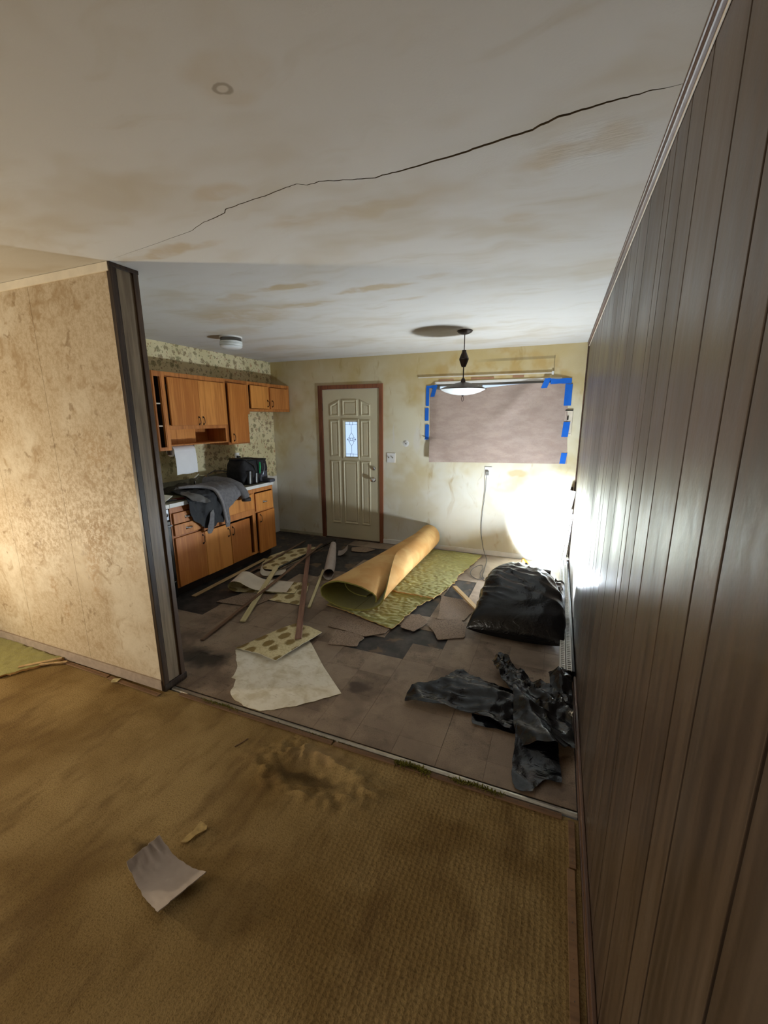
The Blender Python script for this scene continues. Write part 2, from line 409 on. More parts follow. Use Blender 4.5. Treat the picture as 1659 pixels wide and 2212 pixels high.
M_WHITEPAINT = plain('white_gloss', lin(236, 234, 228), 0.4, vary=.04)

# kitchen floor: black mastic below, brown tiles above
t = NT('black_mastic_floor', 0.55, 0.35)
n1 = t.noise(t.P, 9, 5, .65); n2 = t.noise(t.P, 2.3, 4)
c = t.mix(t.ramp(n1, .35, .7), lin(42, 40, 40), lin(70, 65, 62)); c = t.mix(t.ramp(t.noise(t.wob(6, .2), 5, 5), .58, .68, 0, .65), c, lin(116, 92, 68))
t.col(c); t.bump(n1, .3, .004); M_MASTIC = t.m
t = NT('worn_brown_floor_tile', 0.55, 0.3)
n1 = t.noise(t.P, 130, 4, .75); n2 = t.noise(t.wob(3, .3), 3.0, 5, .62); n3 = t.noise(t.P, 18, 5, .7)
c = t.mix(t.ramp(n2, .34, .68), lin(114, 97, 82), lin(160, 141, 121))
c = t.mix(t.ramp(n1, .45, .7, 0, .5), c, lin(76, 60, 50)); c = t.mix(t.ramp(n3, .54, .72, 0, .6), c, lin(74, 60, 50))
c = t.mix(t.ramp(t.rnd(), .1, .95, 0, .55), c, lin(152, 134, 116))
c = t.mix(t.ramp(t.noise(t.wob(4, .4), 1.7, 5, .65), .52, .68, 0, .6), c, lin(90, 74, 62))
mold = t.blob(t.wob(7, .3), (-2.2, 1.97, 0), (.28, .16, None), .35)
c = t.mix(t.math('MULTIPLY', mold, .85), c, lin(34, 36, 34)); c = t.mix(t.math('MULTIPLY', t.blob(t.wob(8, .12), (-1.03, 2.09, 0), (.1, .07, None), .5), .7), c, lin(56, 46, 40))
lit_pool = t.blob(t.wob(3, .5), (-.2, 4.6, 0), (.9, 1.0, None), .3)  # pool of lamp light by the far wall, painted into the tile colour
c = t.mix(t.math('MULTIPLY', lit_pool, .5), c, lin(186, 172, 156))
t.col(c); t.bump(n1, .25, .003); M_TILE = t.m
t = NT('fibreboard', 0.7, 0.2); n1 = t.noise(t.P, 90, 4, .7); n2 = t.noise(t.P, 6, 4)
t.col(t.mix(t.ramp(n1, .4, .7), t.mix(n2, lin(132, 112, 96), lin(158, 138, 118)), lin(104, 86, 72))); t.bump(n1, .3, .002); M_BOARD = t.m

# carpet pad of the living room
t = NT('brown_carpet_pad', 0.95, 0.1)
n1 = t.noise(t.wob(2, .4), 1.6, 5, .6); n2 = t.noise(t.P, 160, 3, .7); n3 = t.noise(t.map(t.P, scale=(1, .35, 1), rot=(0, 0, -.5)), 7, 5, .65)
c = t.mix(t.ramp(n1, .35, .66), lin(128, 104, 64), lin(162, 138, 94)); c = t.mix(t.ramp(n3, .48, .7, 0, .55), c, lin(100, 77, 48))
c = t.mix(t.ramp(n2, .45, .7, 0, .45), c, lin(74, 54, 30))
X = t.xyz(t.P)
st = t.math('MULTIPLY', t.blob(t.wob(9, .15), (-1.38, .87, 0), (.09, .06, None), .3), .75)
st = t.math('MAXIMUM', st, t.math('MULTIPLY', t.blob(t.wob(6, .3), (-.95, 1.38, 0), (.26, .07, None), .3), .55))
c = t.mix(st, c, lin(52, 40, 28)); c = t.mix(t.math('MULTIPLY', t.blob(t.wob(6, .2), (-.95, 1.51, 0), (.18, .08, None), .3), .5), c, lin(176, 148, 108))
t.col(c)
d = t.voro(t.map(t.P, scale=(1, 1.15, 0)), 52, .35)
wm = t.ramp(X[0], -1.1, -.3, .15, 1.0)
t.bump(t.math('ADD', t.math('MULTIPLY', t.math('MULTIPLY', d, wm), 1.0), t.math('MULTIPLY', n2, .6)), .7, .006); M_PAD = t.m

# carpet: olive pile, jute back
t = NT('olive_carpet_pile', 0.95, 0.1); t.b.inputs['Sheen Weight'].default_value = .3
n1 = t.noise(t.P, 260, 3, .7); n2 = t.noise(t.P, 4, 4)
t.col(t.mix(t.ramp(n1, .3, .7), t.mix(n2, lin(112, 110, 40), lin(146, 140, 62)), lin(172, 164, 84))); t.bump(n1, .8, .006); M_PILE = t.m
t = NT('jute_carpet_back', 0.9, 0.15); n1 = t.noise(t.P, 220, 3, .7); n2 = t.noise(t.wob(3, .3), 3.2, 4)
c = t.mix(t.ramp(n2, .35, .68), lin(186, 140, 84), lin(206, 168, 112)); c = t.mix(t.ramp(n1, .5, .75, 0, .35), c, lin(140, 100, 56)); t.col(c); t.bump(n1, .35, .003); M_JUTE = t.m

# sheet vinyl
t = NT('oval_pattern_vinyl', 0.45, 0.35); v = t.map(t.P, scale=(1, .75, 1), rot=(0, 0, .5)); v = t.vadd(v, t.vscale(t.vadd(t.noise(v, 60, 2, col=True), (-.5, -.5, -.5)), .02))
d1 = t.voro(v, 8.5, .25); n1 = t.noise(t.P, 70, 3)
c = t.mix(t.ramp(n1, .4, .65), lin(222, 210, 168), lin(202, 188, 142)); c = t.mix(t.ramp(d1, .30, .42, .9, 0), c, t.mix(t.noise(t.P, 9, 2), lin(112, 90, 40), lin(140, 116, 58))); t.col(c); M_OVAL = t.m
t = NT('vinyl_felt_back', 0.8, 0.15); n1 = t.noise(t.wob(10, .1), 8, 5, .65); n2 = t.noise(t.map(t.P, rot=(0, 0, .6), scale=(1, 3, 1)), 22, 4, .7)
c = t.mix(t.ramp(n1, .4, .68), lin(236, 230, 214), lin(210, 200, 174)); c = t.mix(t.ramp(n2, .55, .72, 0, .5), c, lin(178, 164, 134)); t.col(c); M_FELT = t.m
M_FELT2 = plain('pale_vinyl_back', lin(216, 206, 190), .7, vary=.07, scale=8)
M_FELT3 = plain('mauve_grey_vinyl_back', lin(176, 164, 156), .7, vary=.07, scale=8)

# black film
t = NT('black_plastic_film', 0.2, 0.5); t.col(lin(8, 9, 13)); n1 = t.noise(t.wob(9, .06), 15, 4, .6, .8); n2 = t.noise(t.map(t.P, scale=(.5, 1.6, 1)), 34, 3, .6, 1.5)
t.bump(t.math('ADD', n1, t.math('MULTIPLY', n2, .35)), .35, .010); M_FILM = t.m

M_BIRCH = wood('orange_birch', lin(210, 142, 70), lin(170, 102, 42), 2, 0.42, 50, amt=1.2)
M_BIRCHF = wood('birch_face_frame', lin(194, 126, 64), lin(154, 92, 42), 2, 0.45, 50)
M_SHADEKICK = plain('shade_and_toe_kick', lin(44, 30, 21), .7)  # painted shade for cabinet interiors, also the dark toe kick
M_HANDLE = plain('antique_bronze', lin(70, 52, 42), .35, .8)
M_CHROME = plain('chrome', lin(225, 225, 228), .15, 1.0, vary=.02)
M_COUNTER = plain('green_grey_laminate', lin(150, 148, 128), .4, vary=.12, scale=40)
M_COUNTEDGE = plain('white_laminate_edge', lin(222, 224, 220), .4, vary=.04)
M_BLACK = plain('black_enamel', lin(22, 23, 25), .25, spec=.5)
M_STEEL = plain('range_steel', lin(120, 124, 132), .3, .6)
M_WHITE = plain('white_plastic', lin(236, 236, 232), .4, vary=.03)
M_PAPERT = plain('white_paper', lin(238, 240, 244), .85, vary=.02)
M_DARKMETAL = plain('dark_brown_metal', lin(52, 40, 34), .4, .3)
t = NT('milk_glass', .25, .5); t.col(lin(228, 232, 230)); t.b.inputs['Subsurface Weight'].default_value = .0; M_MILK = t.m
M_GREYCLOTH = plain('grey_jacket_cloth', lin(116, 115, 118), .9, vary=.16, scale=40)
M_LINING = plain('dark_lining', lin(46, 48, 52), .75, vary=.16, scale=30)
M_TOOLBAG = plain('black_nylon', lin(36, 36, 40), .7, vary=.25, scale=24)
M_TOOLGREY = plain('grey_nylon', lin(74, 74, 82), .7, vary=.2, scale=24)
M_RED = plain('dull_red', lin(110, 48, 44), .6)
M_GREEN = plain('green_plastic', lin(24, 150, 90), .4)
M_TAPE = plain('blue_masking_tape', lin(26, 108, 214), .6, vary=.06)
M_DOOR = plain('almond_door_paint', lin(212, 203, 172), .45, vary=.04, scale=3)
M_LEAD = plain('lead_came', lin(96, 106, 126), .5, .3)
M_ALU = plain('aluminium', lin(190, 182, 168), .35, .85, vary=.12, scale=30)
M_TACK = wood('tack_strip_wood', lin(142, 110, 80), lin(104, 78, 56), 0, .7)
M_CREAMW = wood('cream_painted_wood', lin(214, 204, 162), lin(186, 172, 126), 0, .6, local=True, amt=.2)
M_PINKW = wood('rusty_brown_wood', lin(160, 122, 104), lin(116, 84, 70), 0, .6, local=True, amt=.2)
M_BROWNW = wood('brown_trim_wood', lin(126, 98, 76), lin(84, 62, 48), 0, .5, local=True, amt=.2)
M_PALEW = wood('pale_pine', lin(206, 178, 134), lin(176, 144, 100), 0, .6, local=True, amt=.2)
M_CORD = plain('grey_cord', lin(74, 74, 78), .6)
M_YELLOW = plain('yellow_plastic', lin(220, 150, 40), .5)
M_GLASSD = None
t = NT('frosted_leaded_glass', .35, .5); t.col(lin(236, 242, 252)); t.b.inputs['Transmission Weight'].default_value = 1.0; t.b.inputs['IOR'].default_value = 1.08; t.rough(.25)
t.bump(t.noise(t.P, 60, 3), .2, .004); M_FROST = t.m
t = NT('window_glass', .02, .5); t.col((1, 1, 1, 1)); t.b.inputs['Transmission Weight'].default_value = 1.0; t.b.inputs['IOR'].default_value = 1.02; M_GLASS = t.m
# kraft paper lets a little daylight through
t = NT('kraft_paper', .7, .25); n1 = t.noise(t.map(t.P, scale=(1, 1, 2.5)), 5, 4, .6); n2 = t.noise(t.P, 80, 3)
c = t.mix(t.ramp(n1, .35, .65), lin(172, 152, 140), lin(184, 165, 153)); t.col(t.mix(t.ramp(n2, .5, .7, 0, .15), c, lin(140, 112, 96)))
t.bump(t.noise(t.map(t.wob(3, .2), scale=(1, 1, 1.8)), 6, 3), .35, .01); M_KRAFT = t.m

# ------------------------------------------------------------------ structure
# ceiling with a real jagged crack
crk = [(-5.6, 1.72, 0), (-2.099, 1.589, .0), (-1.9, 1.56, .0006), (-1.48, 1.50, .0012), (-1.363, 1.458, .0015), (-1.30, 1.447, .0022), (-1.232, 1.429, .0022), (-1.204, 1.408, .0022), (-1.1, 1.395, .002), (-.995, 1.383, .0022), (-.93, 1.372, .002), (-.869, 1.364, .0016),
       (-.84, 1.383, .0016), (-.791, 1.380, .0022), (-.70, 1.408, .0024), (-.614, 1.431, .0026), (-.56, 1.425, .003), (-.517, 1.426, .0034), (-.42, 1.418, .004), (-.324, 1.410, .0046), (-.23, 1.394, .0048), (-.13, 1.382, .0046), (-.10, 1.368, .005), (-.072, 1.357, .0048), (-.02, 1.352, .0042), (.035, 1.348, .0036), (.09, 1.345, .0028), (.142, 1.344, .002), (.18, 1.348, .0008), (XR+.1, 1.35, 0)]
fine = []
for (a, b) in zip(crk, crk[1:]):
    k = 6 if a[2] or b[2] else 1
    for j in range(k):
        s_ = j/k; x = a[0]+(b[0]-a[0])*s_; y = a[1]+(b[1]-a[1])*s_; wv = a[2]+(b[2]-a[2])*s_
        if k > 1: y += .004*nz(x*40, 3.1)+.002*nz(x*130, 7.7)
        fine.append((x, y, wv))
fine.append(crk[-1])
mb = MB(); n = len(fine); vs = []
for x, y, wv in fine:
    vs += [(x, YB-.1, HC), (x, y-wv, HC), (x, y+wv, HC), (x, YF+.1, HC), (x, y-wv*.6, HC+.015), (x, y+wv*.6, HC+.015)]
fs = []; mi = []
for i in range(n-1):
    a = i*6; b = a+6
    fs += [(a, b, b+1, a+1), (a+2, b+2, b+3, a+3)]; mi += [0, 0]
    if fine[i][2] or fine[i+1][2]: fs += [(a+1, b+1, b+4, a+4), (a+4, b+4, b+5, a+5), (a+5, b+5, b+2, a+2)]; mi += [1, 1, 1]
mb.add(vs, fs); mb.mi = mi
mb.box(XW-.1, XR+.1, YB-.1, YF+.1, HC+.03, HC+.08, 0)
ceil_o = mb.build('ceiling', [M_CEIL, M_CRACK], kind='structure')

# far wall with door and window openings
DX0, DX1, DZ = -2.952, -2.118, 2.022
WX0, WX1, WZ0, WZ1 = -1.40, -0.02, 1.17, 2.035
mb = MB(); y0, y1 = YF, YF+.12
for (a, b, c_, d_) in ((XL-.15, DX0, 0, HC+.02), (DX0, DX1, DZ, HC+.02), (DX1, WX0, 0, HC+.02), (WX0, WX1, 0, WZ0), (WX0, WX1, WZ1, HC+.02), (WX1, XR+.15, 0, HC+.02)):
    mb.box(a, b, y0, y1, c_-.0, d_)
wall_far = mb.build('wall_far', M_FAR, kind='structure')
# kitchen wall
mb = MB(); mb.box(XL-.1, XL, YP+.1, YF, 0, HC+.02)
mb.build('wall_left', M_WHITEWALL, kind='structure')
wl = bpy.data.objects['wall_left']
mb = MB(); mb.box(XL, XL+.003, YP+.14, 4.16, .02, HC); mb.box(XL, XL+.003, 4.16, YF-.002, .86, HC)
mb.build('wallpaper', M_WPAPER, wl)
mb = MB(); mb.sheet(lambda u, v: (XL+.004+.03*math.sin(PI*u)*(1-v)**2+.004, YF-.16+.15*u, .845+.05*v+.012*nz(u*6, v*3)), 10, 5, .0015); mb.build('torn_wallpaper_edge', M_WPAPER, wl, True)
# right wall: boards with open grooves
GR = [YF, 4.83, 4.62, 4.50, 4.28, 4.05, 3.92, 3.70, 3.51, 3.33, 3.051, 2.771, 2.572, 2.346, 2.219, 2.004, 1.802, 1.541, 1.454, 1.321, 1.169, .956, .787, .688, .489, .23, .10, -.12, -.35, -.45, -.62, -.80, -1.02, -1.30, -1.5, -1.72, -1.95, -2.2, -2.45, -2.7, -2.95, YB]
mb = MB(); mb.box(XR+.012, XR+.1, YB-.1, YF+.1, 0, HC+.02); wr = mb.build('wall_right', M_GROOVE, kind='structure')
for a, b in zip(GR, GR[1:]):
    mb = MB(); g = .0038; mb.box(XR, XR+.0125, b+g, a-g, 0.002, HC-.001); mb.build('plank', M_PANEL, wr, bevel=.0012)
# living room shell outside the frame
mb = MB(); mb.box(XW-.1, XW, YB-.1, YP+.1, 0, HC+.02); mb.build('wall_living_left', M_WHITEWALL, kind='structure')
mb = MB(); mb.box(XW, XR, YB-.1, YB, 0, HC+.02); mb.build('wall_back', M_WHITEWALL, kind='structure')
# partition
mb = MB(); mb.box(XW, XP-.004, YP+.006, YP+.139, 0, HC); wp = mb.build('wall_partition', M_SEAM, kind='structure')
for a, b in ((XP-.008, -2.785), (-2.787, -3.396), (-3.398, -4.6), (-4.604, XW+.002)):
    mb = MB(); mb.box(b, a, YP, YP+.007, .01, HC-.002); mb.build('vinyl_panel', M_VINYLWALL, wp)
mb = MB(); mb.box(XW, XP-.008, YP+.138, YP+.145, .01, HC-.002); mb.build('kitchen_side_panel', M_WHITEWALL, wp)
# end cap: groove-marked dark panel between two corner mouldings
mb = MB(); mb.box(XP-.004, XP+.004, YP+.012, YP+.134, .0, HC-.001); mb.build('end_panel', M_CAPWOOD, wp, bevel=.001)
for i, (a, b, k) in enumerate(((YP-.006, YP+.026, .014), (YP+.032, YP+.036, .0055), (YP+.121, YP+.151, .014))):
    mb = MB(); mb.box(XP-.012, XP+k, a, b, 0, HC-.001); mb.build('corner_moulding' if i != 1 else 'bead', M_TRIMV, wp, bevel=.003)
mb = MB(); mb.box(XW, XP+.006, YP-.011, YP, HC-.042, HC-.001); tr = mb.build('trim_1', M_CREAMTRIM, kind='structure', bevel=.002)
mb = MB(); mb.box(XP+.004, XP+.017, YP-.008, YP+.152, HC-.02, HC-.001); mb.build('trim_2', M_TRIMV, kind='structure', bevel=.002)
mb = MB(); mb.box(XW, XP-.006, YP-.012, YP-.0005, .012, .078); mb.build('baseboard_partition', M_GREYBASE, kind='structure', bevel=.002)
mb = MB(); mb.box(XP+.004, XP+.016, YP-.006, YP+.16, .006, .05); mb.build('baseboard_end', M_TRIMV, kind='structure', bevel=.002)
# trims of the right wall
mb = MB(); mb.box(XR-.016, XR-.001, YB, YF, HC-.034, HC-.001); mb.box(XR-.02, XR-.001, YB, YF, HC-.012, HC-.001); mb.build('trim_3', M_TRIMWOOD, kind='structure', bevel=.004)
mb = MB(); mb.box(XR-.005, XR-.001, YB, YF-.02, HC-.042, HC-.035); mb.build('trim_4', M_CREAMTRIM, kind='structure', bevel=.001)
mb = MB(); mb.box(XR-.014, XR-.001, YF-.016, YF-.001, .0, HC-.04); mb.build('trim_5', M_TRIMWOOD, kind='structure', bevel=.004)
mb = MB(); mb.box(XR-.014, XR-.001, YB, 2.62, .0, .058); mb.box(XR-.019, XR-.001, YB, 2.62, .0, .02); mb.build('baseboard_right', M_TRIMWOOD, kind='structure', bevel=.003)
mb = MB(); mb.box(DX1+.045, XR-.02, YF-.012, YF-.001, 0, .06); mb.build('baseboard_far', M_WHITEPAINT, kind='structure', bevel=.003)
mb = MB(); mb.box(XL+.01, DX0-.06, YF-.010, YF-.001, 0, .04); mb.build('baseboard_corner', plain('dull_cream', lin(188, 180, 152), .6), kind='structure', bevel=.003)

# kitchen floor
mb = MB(); mb.box(XL-.1, XR+.1, YP+.03, YF+.1, -.08, -.0035); fl = mb.build('floor', M_MASTIC, kind='structure')
PT = .2286
DARK = [[(-3.3, 2.55), (-2.72, 2.6), (-2.78, 2.95), (-2.68, 3.4), (-2.86, 3.5), (-2.95, 4.0), (-2.85, 4.5), (-2.4, 4.97), (-3.3, 5.0)],
        [(-2.72, 4.25), (-2.31, 4.2), (-2.08, 3.9), (-2.30, 3.52), (-2.70, 3.5)], [(-2.6, 4.85), (-1.9, 4.85), (-1.9, 4.37), (-2.15, 4.05), (-2.7, 4.25)],
        [(-1.3, 2.49), (-.87, 2.47), (-.87, 2.95), (-1.2, 2.9)], [(-.9, 2.71), (-.65, 2.70), (-.65, 2.95), (-.9, 2.95)],
        [(-1.0, 3.1), (-.86, 3.1), (-.86, 3.62), (-1.0, 3.62)], [(-.89, 3.62), (-.65, 3.62), (-.65, 4.1), (-.89, 4.1)]]
me_t = None
for i in range(-12, 5):
    for j in range(-4, 12):
        x0 = -.655+i*PT; y0_ = 2.487+j*PT; x1 = x0+PT; y1_ = y0_+PT
        cx, cy = (x0+x1)/2, (y0_+y1_)/2
        if any(inside((cx, cy), d_) for d_ in DARK): continue
        ax0, ax1, ay0, ay1 = max(x0, XL+.02), min(x1, XR-.022), max(y0_, YP+.072), min(y1_, YF-.015)
        if ax0 >= ax1-.02 or ay0 >= ay1-.02 or ax1 < -3.16 and cy < 4.2: continue
        if abs(ax1-ax0-PT) < 1e-6 and abs(ay1-ay0-PT) < 1e-6 and me_t:
            o = bpy.data.objects.new('floor_tile', me_t); C.objects.link(o); o.parent = fl
            o.location = Vector((cx, cy, -.003+random.uniform(-.0008, .0006)))-WO['floor']
        else:
            mb = MB(); g = .0004; mb.box(ax0+g, ax1-g, ay0+g, ay1-g, -.003, 0); o = mb.build('floor_tile', M_TILE, fl, bevel=.0008)
            if abs(ax1-ax0-PT) < 1e-6 and abs(ay1-ay0-PT) < 1e-6: me_t = o.data

# living room floor: carpet pad with a dug-up wrinkled spot
def padz(x, y):
    z = .004*nz(x*1.7, y*1.7, 2)+.0015*nz(x*9, y*9, 5)
    dx, dy = (x+.95)/.24, (y-1.40)/.10; d = math.hypot(dx, dy)
    if d < 1.8: z += .022*max(0, 1-abs(d-1.1)/.6)*(.55+nz(x*22, y*30, 1))-.034*max(0, 1-d*1.1)*(.7+.5*nz(x*14, y*16, 3))
    d = math.hypot((x+1.12)/.08, (y-1.50)/.08)
    if d < 1.5: z += .018*max(0, 1-abs(d-.8)/.6)*(.5+nz(x*40, y*40, 4))
    for (ax, ay, bx, by, h) in ((-.98, 1.52, -.70, 1.46, .006), (-.33, 1.47, .17, 1.50, .004), (-1.0, 1.31, -.72, 1.42, .006), (-3.2, 1.2, -2.5, 1.45, .003)):
        a = Vector((ax, ay)); b = Vector((bx, by)); d_ = b-a; p = Vector((x, y)); s_ = max(0, min(1, (p-a).dot(d_)/d_.length_squared)); q = (p-(a+d_*s_)).length
        z += h*math.exp(-(q/.012)**2)
    return z+.006
def lines(a, b, fa, fb, coarse, finep):
    out = [a]; x = a
    while x < b-1e-6:
        x = min(b, x+(finep if fa <= x < fb else coarse)); out.append(x)
    return out
gx = lines(XW, XR-.02, -1.35, -.6, .05, .0125); gy = lines(YB, YP+.02, 1.2, 1.61, .05, .0125)
mb = MB(); ny = len(gy)
vs = [(x, y, padz(x, y)) for x in gx for y in gy]; k = len(vs)
fs = [(i*ny+j, (i+1)*ny+j, (i+1)*ny+j+1, i*ny+j+1) for i in range(len(gx)-1) for j in range(ny-1)]
mb.add(vs, fs); mb.box(XW, XR+.05, YB-.05, YP+.03, -.08, -.03)
mb.build('floor_living', M_PAD, kind='structure', smooth=True)

# door_1
d1 = frame_of('door_1', (-2.535, YF, 0))
fy = lambda a, b, h: (a, YF-.004-h, b)
mb = MB(); mb.box(-2.943, -2.127, YF-.004, YF+.04, .012, 2.014)
# leave the light open: four pieces round the glass
mb = MB(); gx0, gx1, gz0, gz1 = -2.632, -2.43, 1.135, 1.612
for (a, b, c_, d_) in ((-2.943, gx0, .012, 2.014), (gx1, -2.127, .012, 2.014), (gx0, gx1, .012, gz0), (gx0, gx1, gz1, 2.014)): mb.box(a, b, YF-.004, YF+.04, c_, d_)
leaf = mb.build('door_leaf', M_DOOR, d1)
for poly in ([(-2.835, 1.672), (-2.697, 1.672), (-2.697, 1.878), (-2.835, 1.815)], [(-2.652, 1.672), (-2.430, 1.672), (-2.430, 1.882), (-2.652, 1.882)], [(-2.388, 1.672), (-2.250, 1.672), (-2.250, 1.815), (-2.388, 1.878)],
             [(-2.837, 1.140), (-2.700, 1.140), (-2.700, 1.622), (-2.837, 1.622)], [(-2.388, 1.140), (-2.250, 1.140), (-2.250, 1.622), (-2.388, 1.622)],
             [(-2.840, .222), (-2.697, .222), (-2.697, 1.092), (-2.840, 1.092)], [(-2.655, .222), (-2.430, .222), (-2.430, 1.092), (-2.655, 1.092)], [(-2.388, .222), (-2.250, .222), (-2.250, 1.092), (-2.388, 1.092)]):
    mb = MB(); rings(mb, poly, [(0, 0), (.006, .010), (.014, .012), (.026, .001), (.034, .001), (.042, .006)], fy); mb.build('door_panel', M_DOOR, leaf)
mb = MB(); gp = [(gx0-.022, gz0-.022), (gx1+.022, gz0-.022), (gx1+.022, gz1+.022), (gx0-.022, gz1+.022)]
rings(mb, gp, [(0, 0), (.004, .012), (.016, .014), (.028, .002), (.034, -.012)], fy, cap=False); mb.build('glass_frame', M_DOOR, leaf)
mb = MB(); mb.box(gx0-.004, gx1+.004, YF+.014, YF+.020, gz0-.004, gz1+.004); gl = mb.build('glass_pane', M_FROST, leaf)
mb = MB(); cxg = (gx0+gx1)/2; czg = (gz0+gz1)/2; gyy = YF+.011
def came(pts, r=.0022): mb.tube([(x, gyy, z) for x, z in pts], r, 6)
came([(cxg, gz1-.05), (cxg, czg+.085)]); came([(cxg, czg-.085), (cxg, gz0+.05)])
for s_ in (-1, 1):
    came([(cxg, czg+.085), (cxg+s_*.03, czg+.045), (cxg+s_*.02, czg+.01), (cxg+s_*.065, czg-.0)]); came([(cxg, czg-.085), (cxg+s_*.03, czg-.045), (cxg+s_*.02, czg-.01), (cxg+s_*.065, czg)])
    came([(cxg+s_*.065, czg), (cxg+s_*.035, czg+.03), (cxg+s_*.02, czg+.01)]); came([(cxg+s_*.065, czg), (cxg+s_*.035, czg-.03), (cxg+s_*.02, czg-.01)])
    came([(cxg+s_*.02, gz1-.012), (cxg+s_*.02, gz1-.055)]); came([(cxg+s_*.02, gz0+.012), (cxg+s_*.02, gz0+.055)])
for z in (gz1-.045, gz0+.045): came([(gx0+.012, z), (gx1-.012, z)])
for x in (gx0+.014, gx1-.014): came([(x, gz0+.01), (x, gz1-.01)])
came([(cxg+.018*math.cos(a*PI/6), czg+.018*math.sin(a*PI/6)) for a in range(13)])
mb.build('lead_came', M_LEAD, leaf)
kn = MB(); Rm = Matrix.Rotation(PI/2, 3, 'X')
kn.lathe([(0, .0), (.030, .0), (.030, .006), (.012, .012), (.012, .034), (.024, .042), (.029, .056), (.022, .068), (.0, .071)], (-2.204, YF-.004, .855), 24, 0, Rm); kn.build('door_knob', M_CHROME, leaf, True)
kn = MB(); kn.lathe([(0, 0), (.029, 0), (.029, .008), (.02, .02), (.0, .022)], (-2.204, YF-.004, 1.002), 24, 0, Rm); db = kn.build('deadbolt', M_CHROME, leaf, True)
kn = MB(); kn.box(-2.209, -2.199, YF-.042, YF-.024, .985, 1.019); kn.build('thumb_turn', M_CHROME, leaf, bevel=.002)
for z in (.27, 1.02, 1.79):
    mb = MB(); mb.tube([(-2.949, YF-.008, z-.05), (-2.949, YF-.008, z+.05)], .007, 10); mb.build('hinge', M_HANDLE, d1, True)
for (a, b, c_, d_) in ((-3.006, -2.946, 0, 2.068), (-2.124, -2.072, 0, 2.068), (-2.946, -2.124, 2.018, 2.068)):
    mb = MB(); mb.box(a, b, YF-.018, YF+.12, c_, d_); mb.build('door_casing', M_DOORTRIM, d1, bevel=.003)
mb = MB(); mb.box(-2.95, -2.12, YF-.03, YF+.12, -.003, .012); mb.build('door_sill', M_TRIMV, d1, bevel=.003)

# window_1
w1 = frame_of('window_1', ((WX0+WX1)/2, YF+.06, WZ0))
M_VINYLWIN = plain('white_window_frame', lin(226, 228, 226), .4, vary=.04)
for (a, b, c_, d_, y) in ((WX0, WX0+.035, WZ0, WZ1, .05), (WX1-.035, WX1, WZ0, WZ1, .05), (WX0+.035, WX1-.035, WZ0, WZ0+.035, .05), (WX0+.035, WX1-.035, WZ1-.02, WZ1, .05), (-.90, -.86, WZ0+.035, WZ1-.02, .055)):
    mb = MB(); mb.box(a, b, YF+y, YF+y+.05, c_, d_); mb.build('window_frame', M_VINYLWIN, w1, bevel=.003)
mb = MB(); mb.box(WX0+.035, -.90, YF+.075, YF+.08, WZ0+.035, WZ1-.02); mb.build('pane', M_GLASS, w1)
mb = MB(); mb.box(-.86, WX1-.035, YF+.068, YF+.073, WZ0+.035, WZ1-.02); mb.build('pane', M_GLASS, w1)
mb = MB(); mb.box(WX0-.005, WX1+.01, YF-.008, YF-.0005, WZ1, WZ1+.028); mb.build('window_head', M_WHITEPAINT, w1, bevel=.002)
M_RAWWOOD = plain('raw_wood_patch', lin(176, 132, 100), .8)
for (a, b, z) in ((-1.36, -1.18, 2.068), (-.98, -.72, 2.075), (-.52, -.4, 2.08)):
    mb = MB(); mb.box(a, b, YF-.0035, YF-.0005, z, z+.022); mb.build('bare_wood_patch', M_RAWWOOD, w1, bevel=.001)

# ------------------------------------------------------------------ kitchen units
def pull_loop(x, y, z, h, parent):
    """bronze loop pull standing off a front that faces +x"""
    mb = MB(); w_ = .014
    mb.tube([(x-.001, y, z-h/2), (x+.016, y, z-h/2+.006), (x+.022, y, z-h/2+.02), (x+.022, y, z+h/2-.02), (x+.016, y, z+h/2-.006), (x-.001, y, z+h/2)], .0035, 8)
    mb.box(x-.0005, x+.003, y-w_/2, y+w_/2, z-h/2-.008, z-h/2+.010); mb.box(x-.0005, x+.003, y-w_/2, y+w_/2, z+h/2-.010, z+h/2+.008)
    return mb.build('handle', M_HANDLE, parent, True)
def pull_cup(x, y, z, parent):
    mb = MB(); mb.sheet(lambda u, v: (x+.024*math.sin(PI*v)*math.sin(PI*u)**.5+.001, y-.035+.07*u, z+.012-.024*v), 14, 8, .0015)
    return mb.build('handle', M_CHROME, parent, True)
def door_slab(x, y0, y1, z0, z1, parent, mat=None, ajar=0.0, name='door'):
    mb = MB(); a = math.sin(ajar)*(y1-y0)
    vs = [(x+k*.018+(a if yy == y0 else 0), yy, zz) for k in (0, 1) for yy in (y0, y1) for zz in (z0, z1)]
    mb.add(vs, [(0, 1, 3, 2), (4, 6, 7, 5), (0, 4, 5, 1), (2, 3, 7, 6), (0, 2, 6, 4), (1, 5, 7, 3)])
    return mb.build(name, mat or M_BIRCH, parent, bevel=.003)
UX, UB = -3.468, XL+.005      # face frame front, back of the upper cabinets
UT = 2.078
def carcass(mb, y0, y1, z0, z1, back=True, t_=.016):
    mb.box(UB, UX-.018, y0, y0+t_, z0, z1); mb.box(UB, UX-.018, y1-t_, y1, z0, z1)
    mb.box(UB, UX-.018, y0+t_, y1-t_, z1-t_, z1); mb.box(UB, UX-.018, y0+t_, y1-t_, z0, z0+t_)
    if back: mb.box(UB, UB+.006, y0+t_, y1-t_, z0+t_, z1-t_)
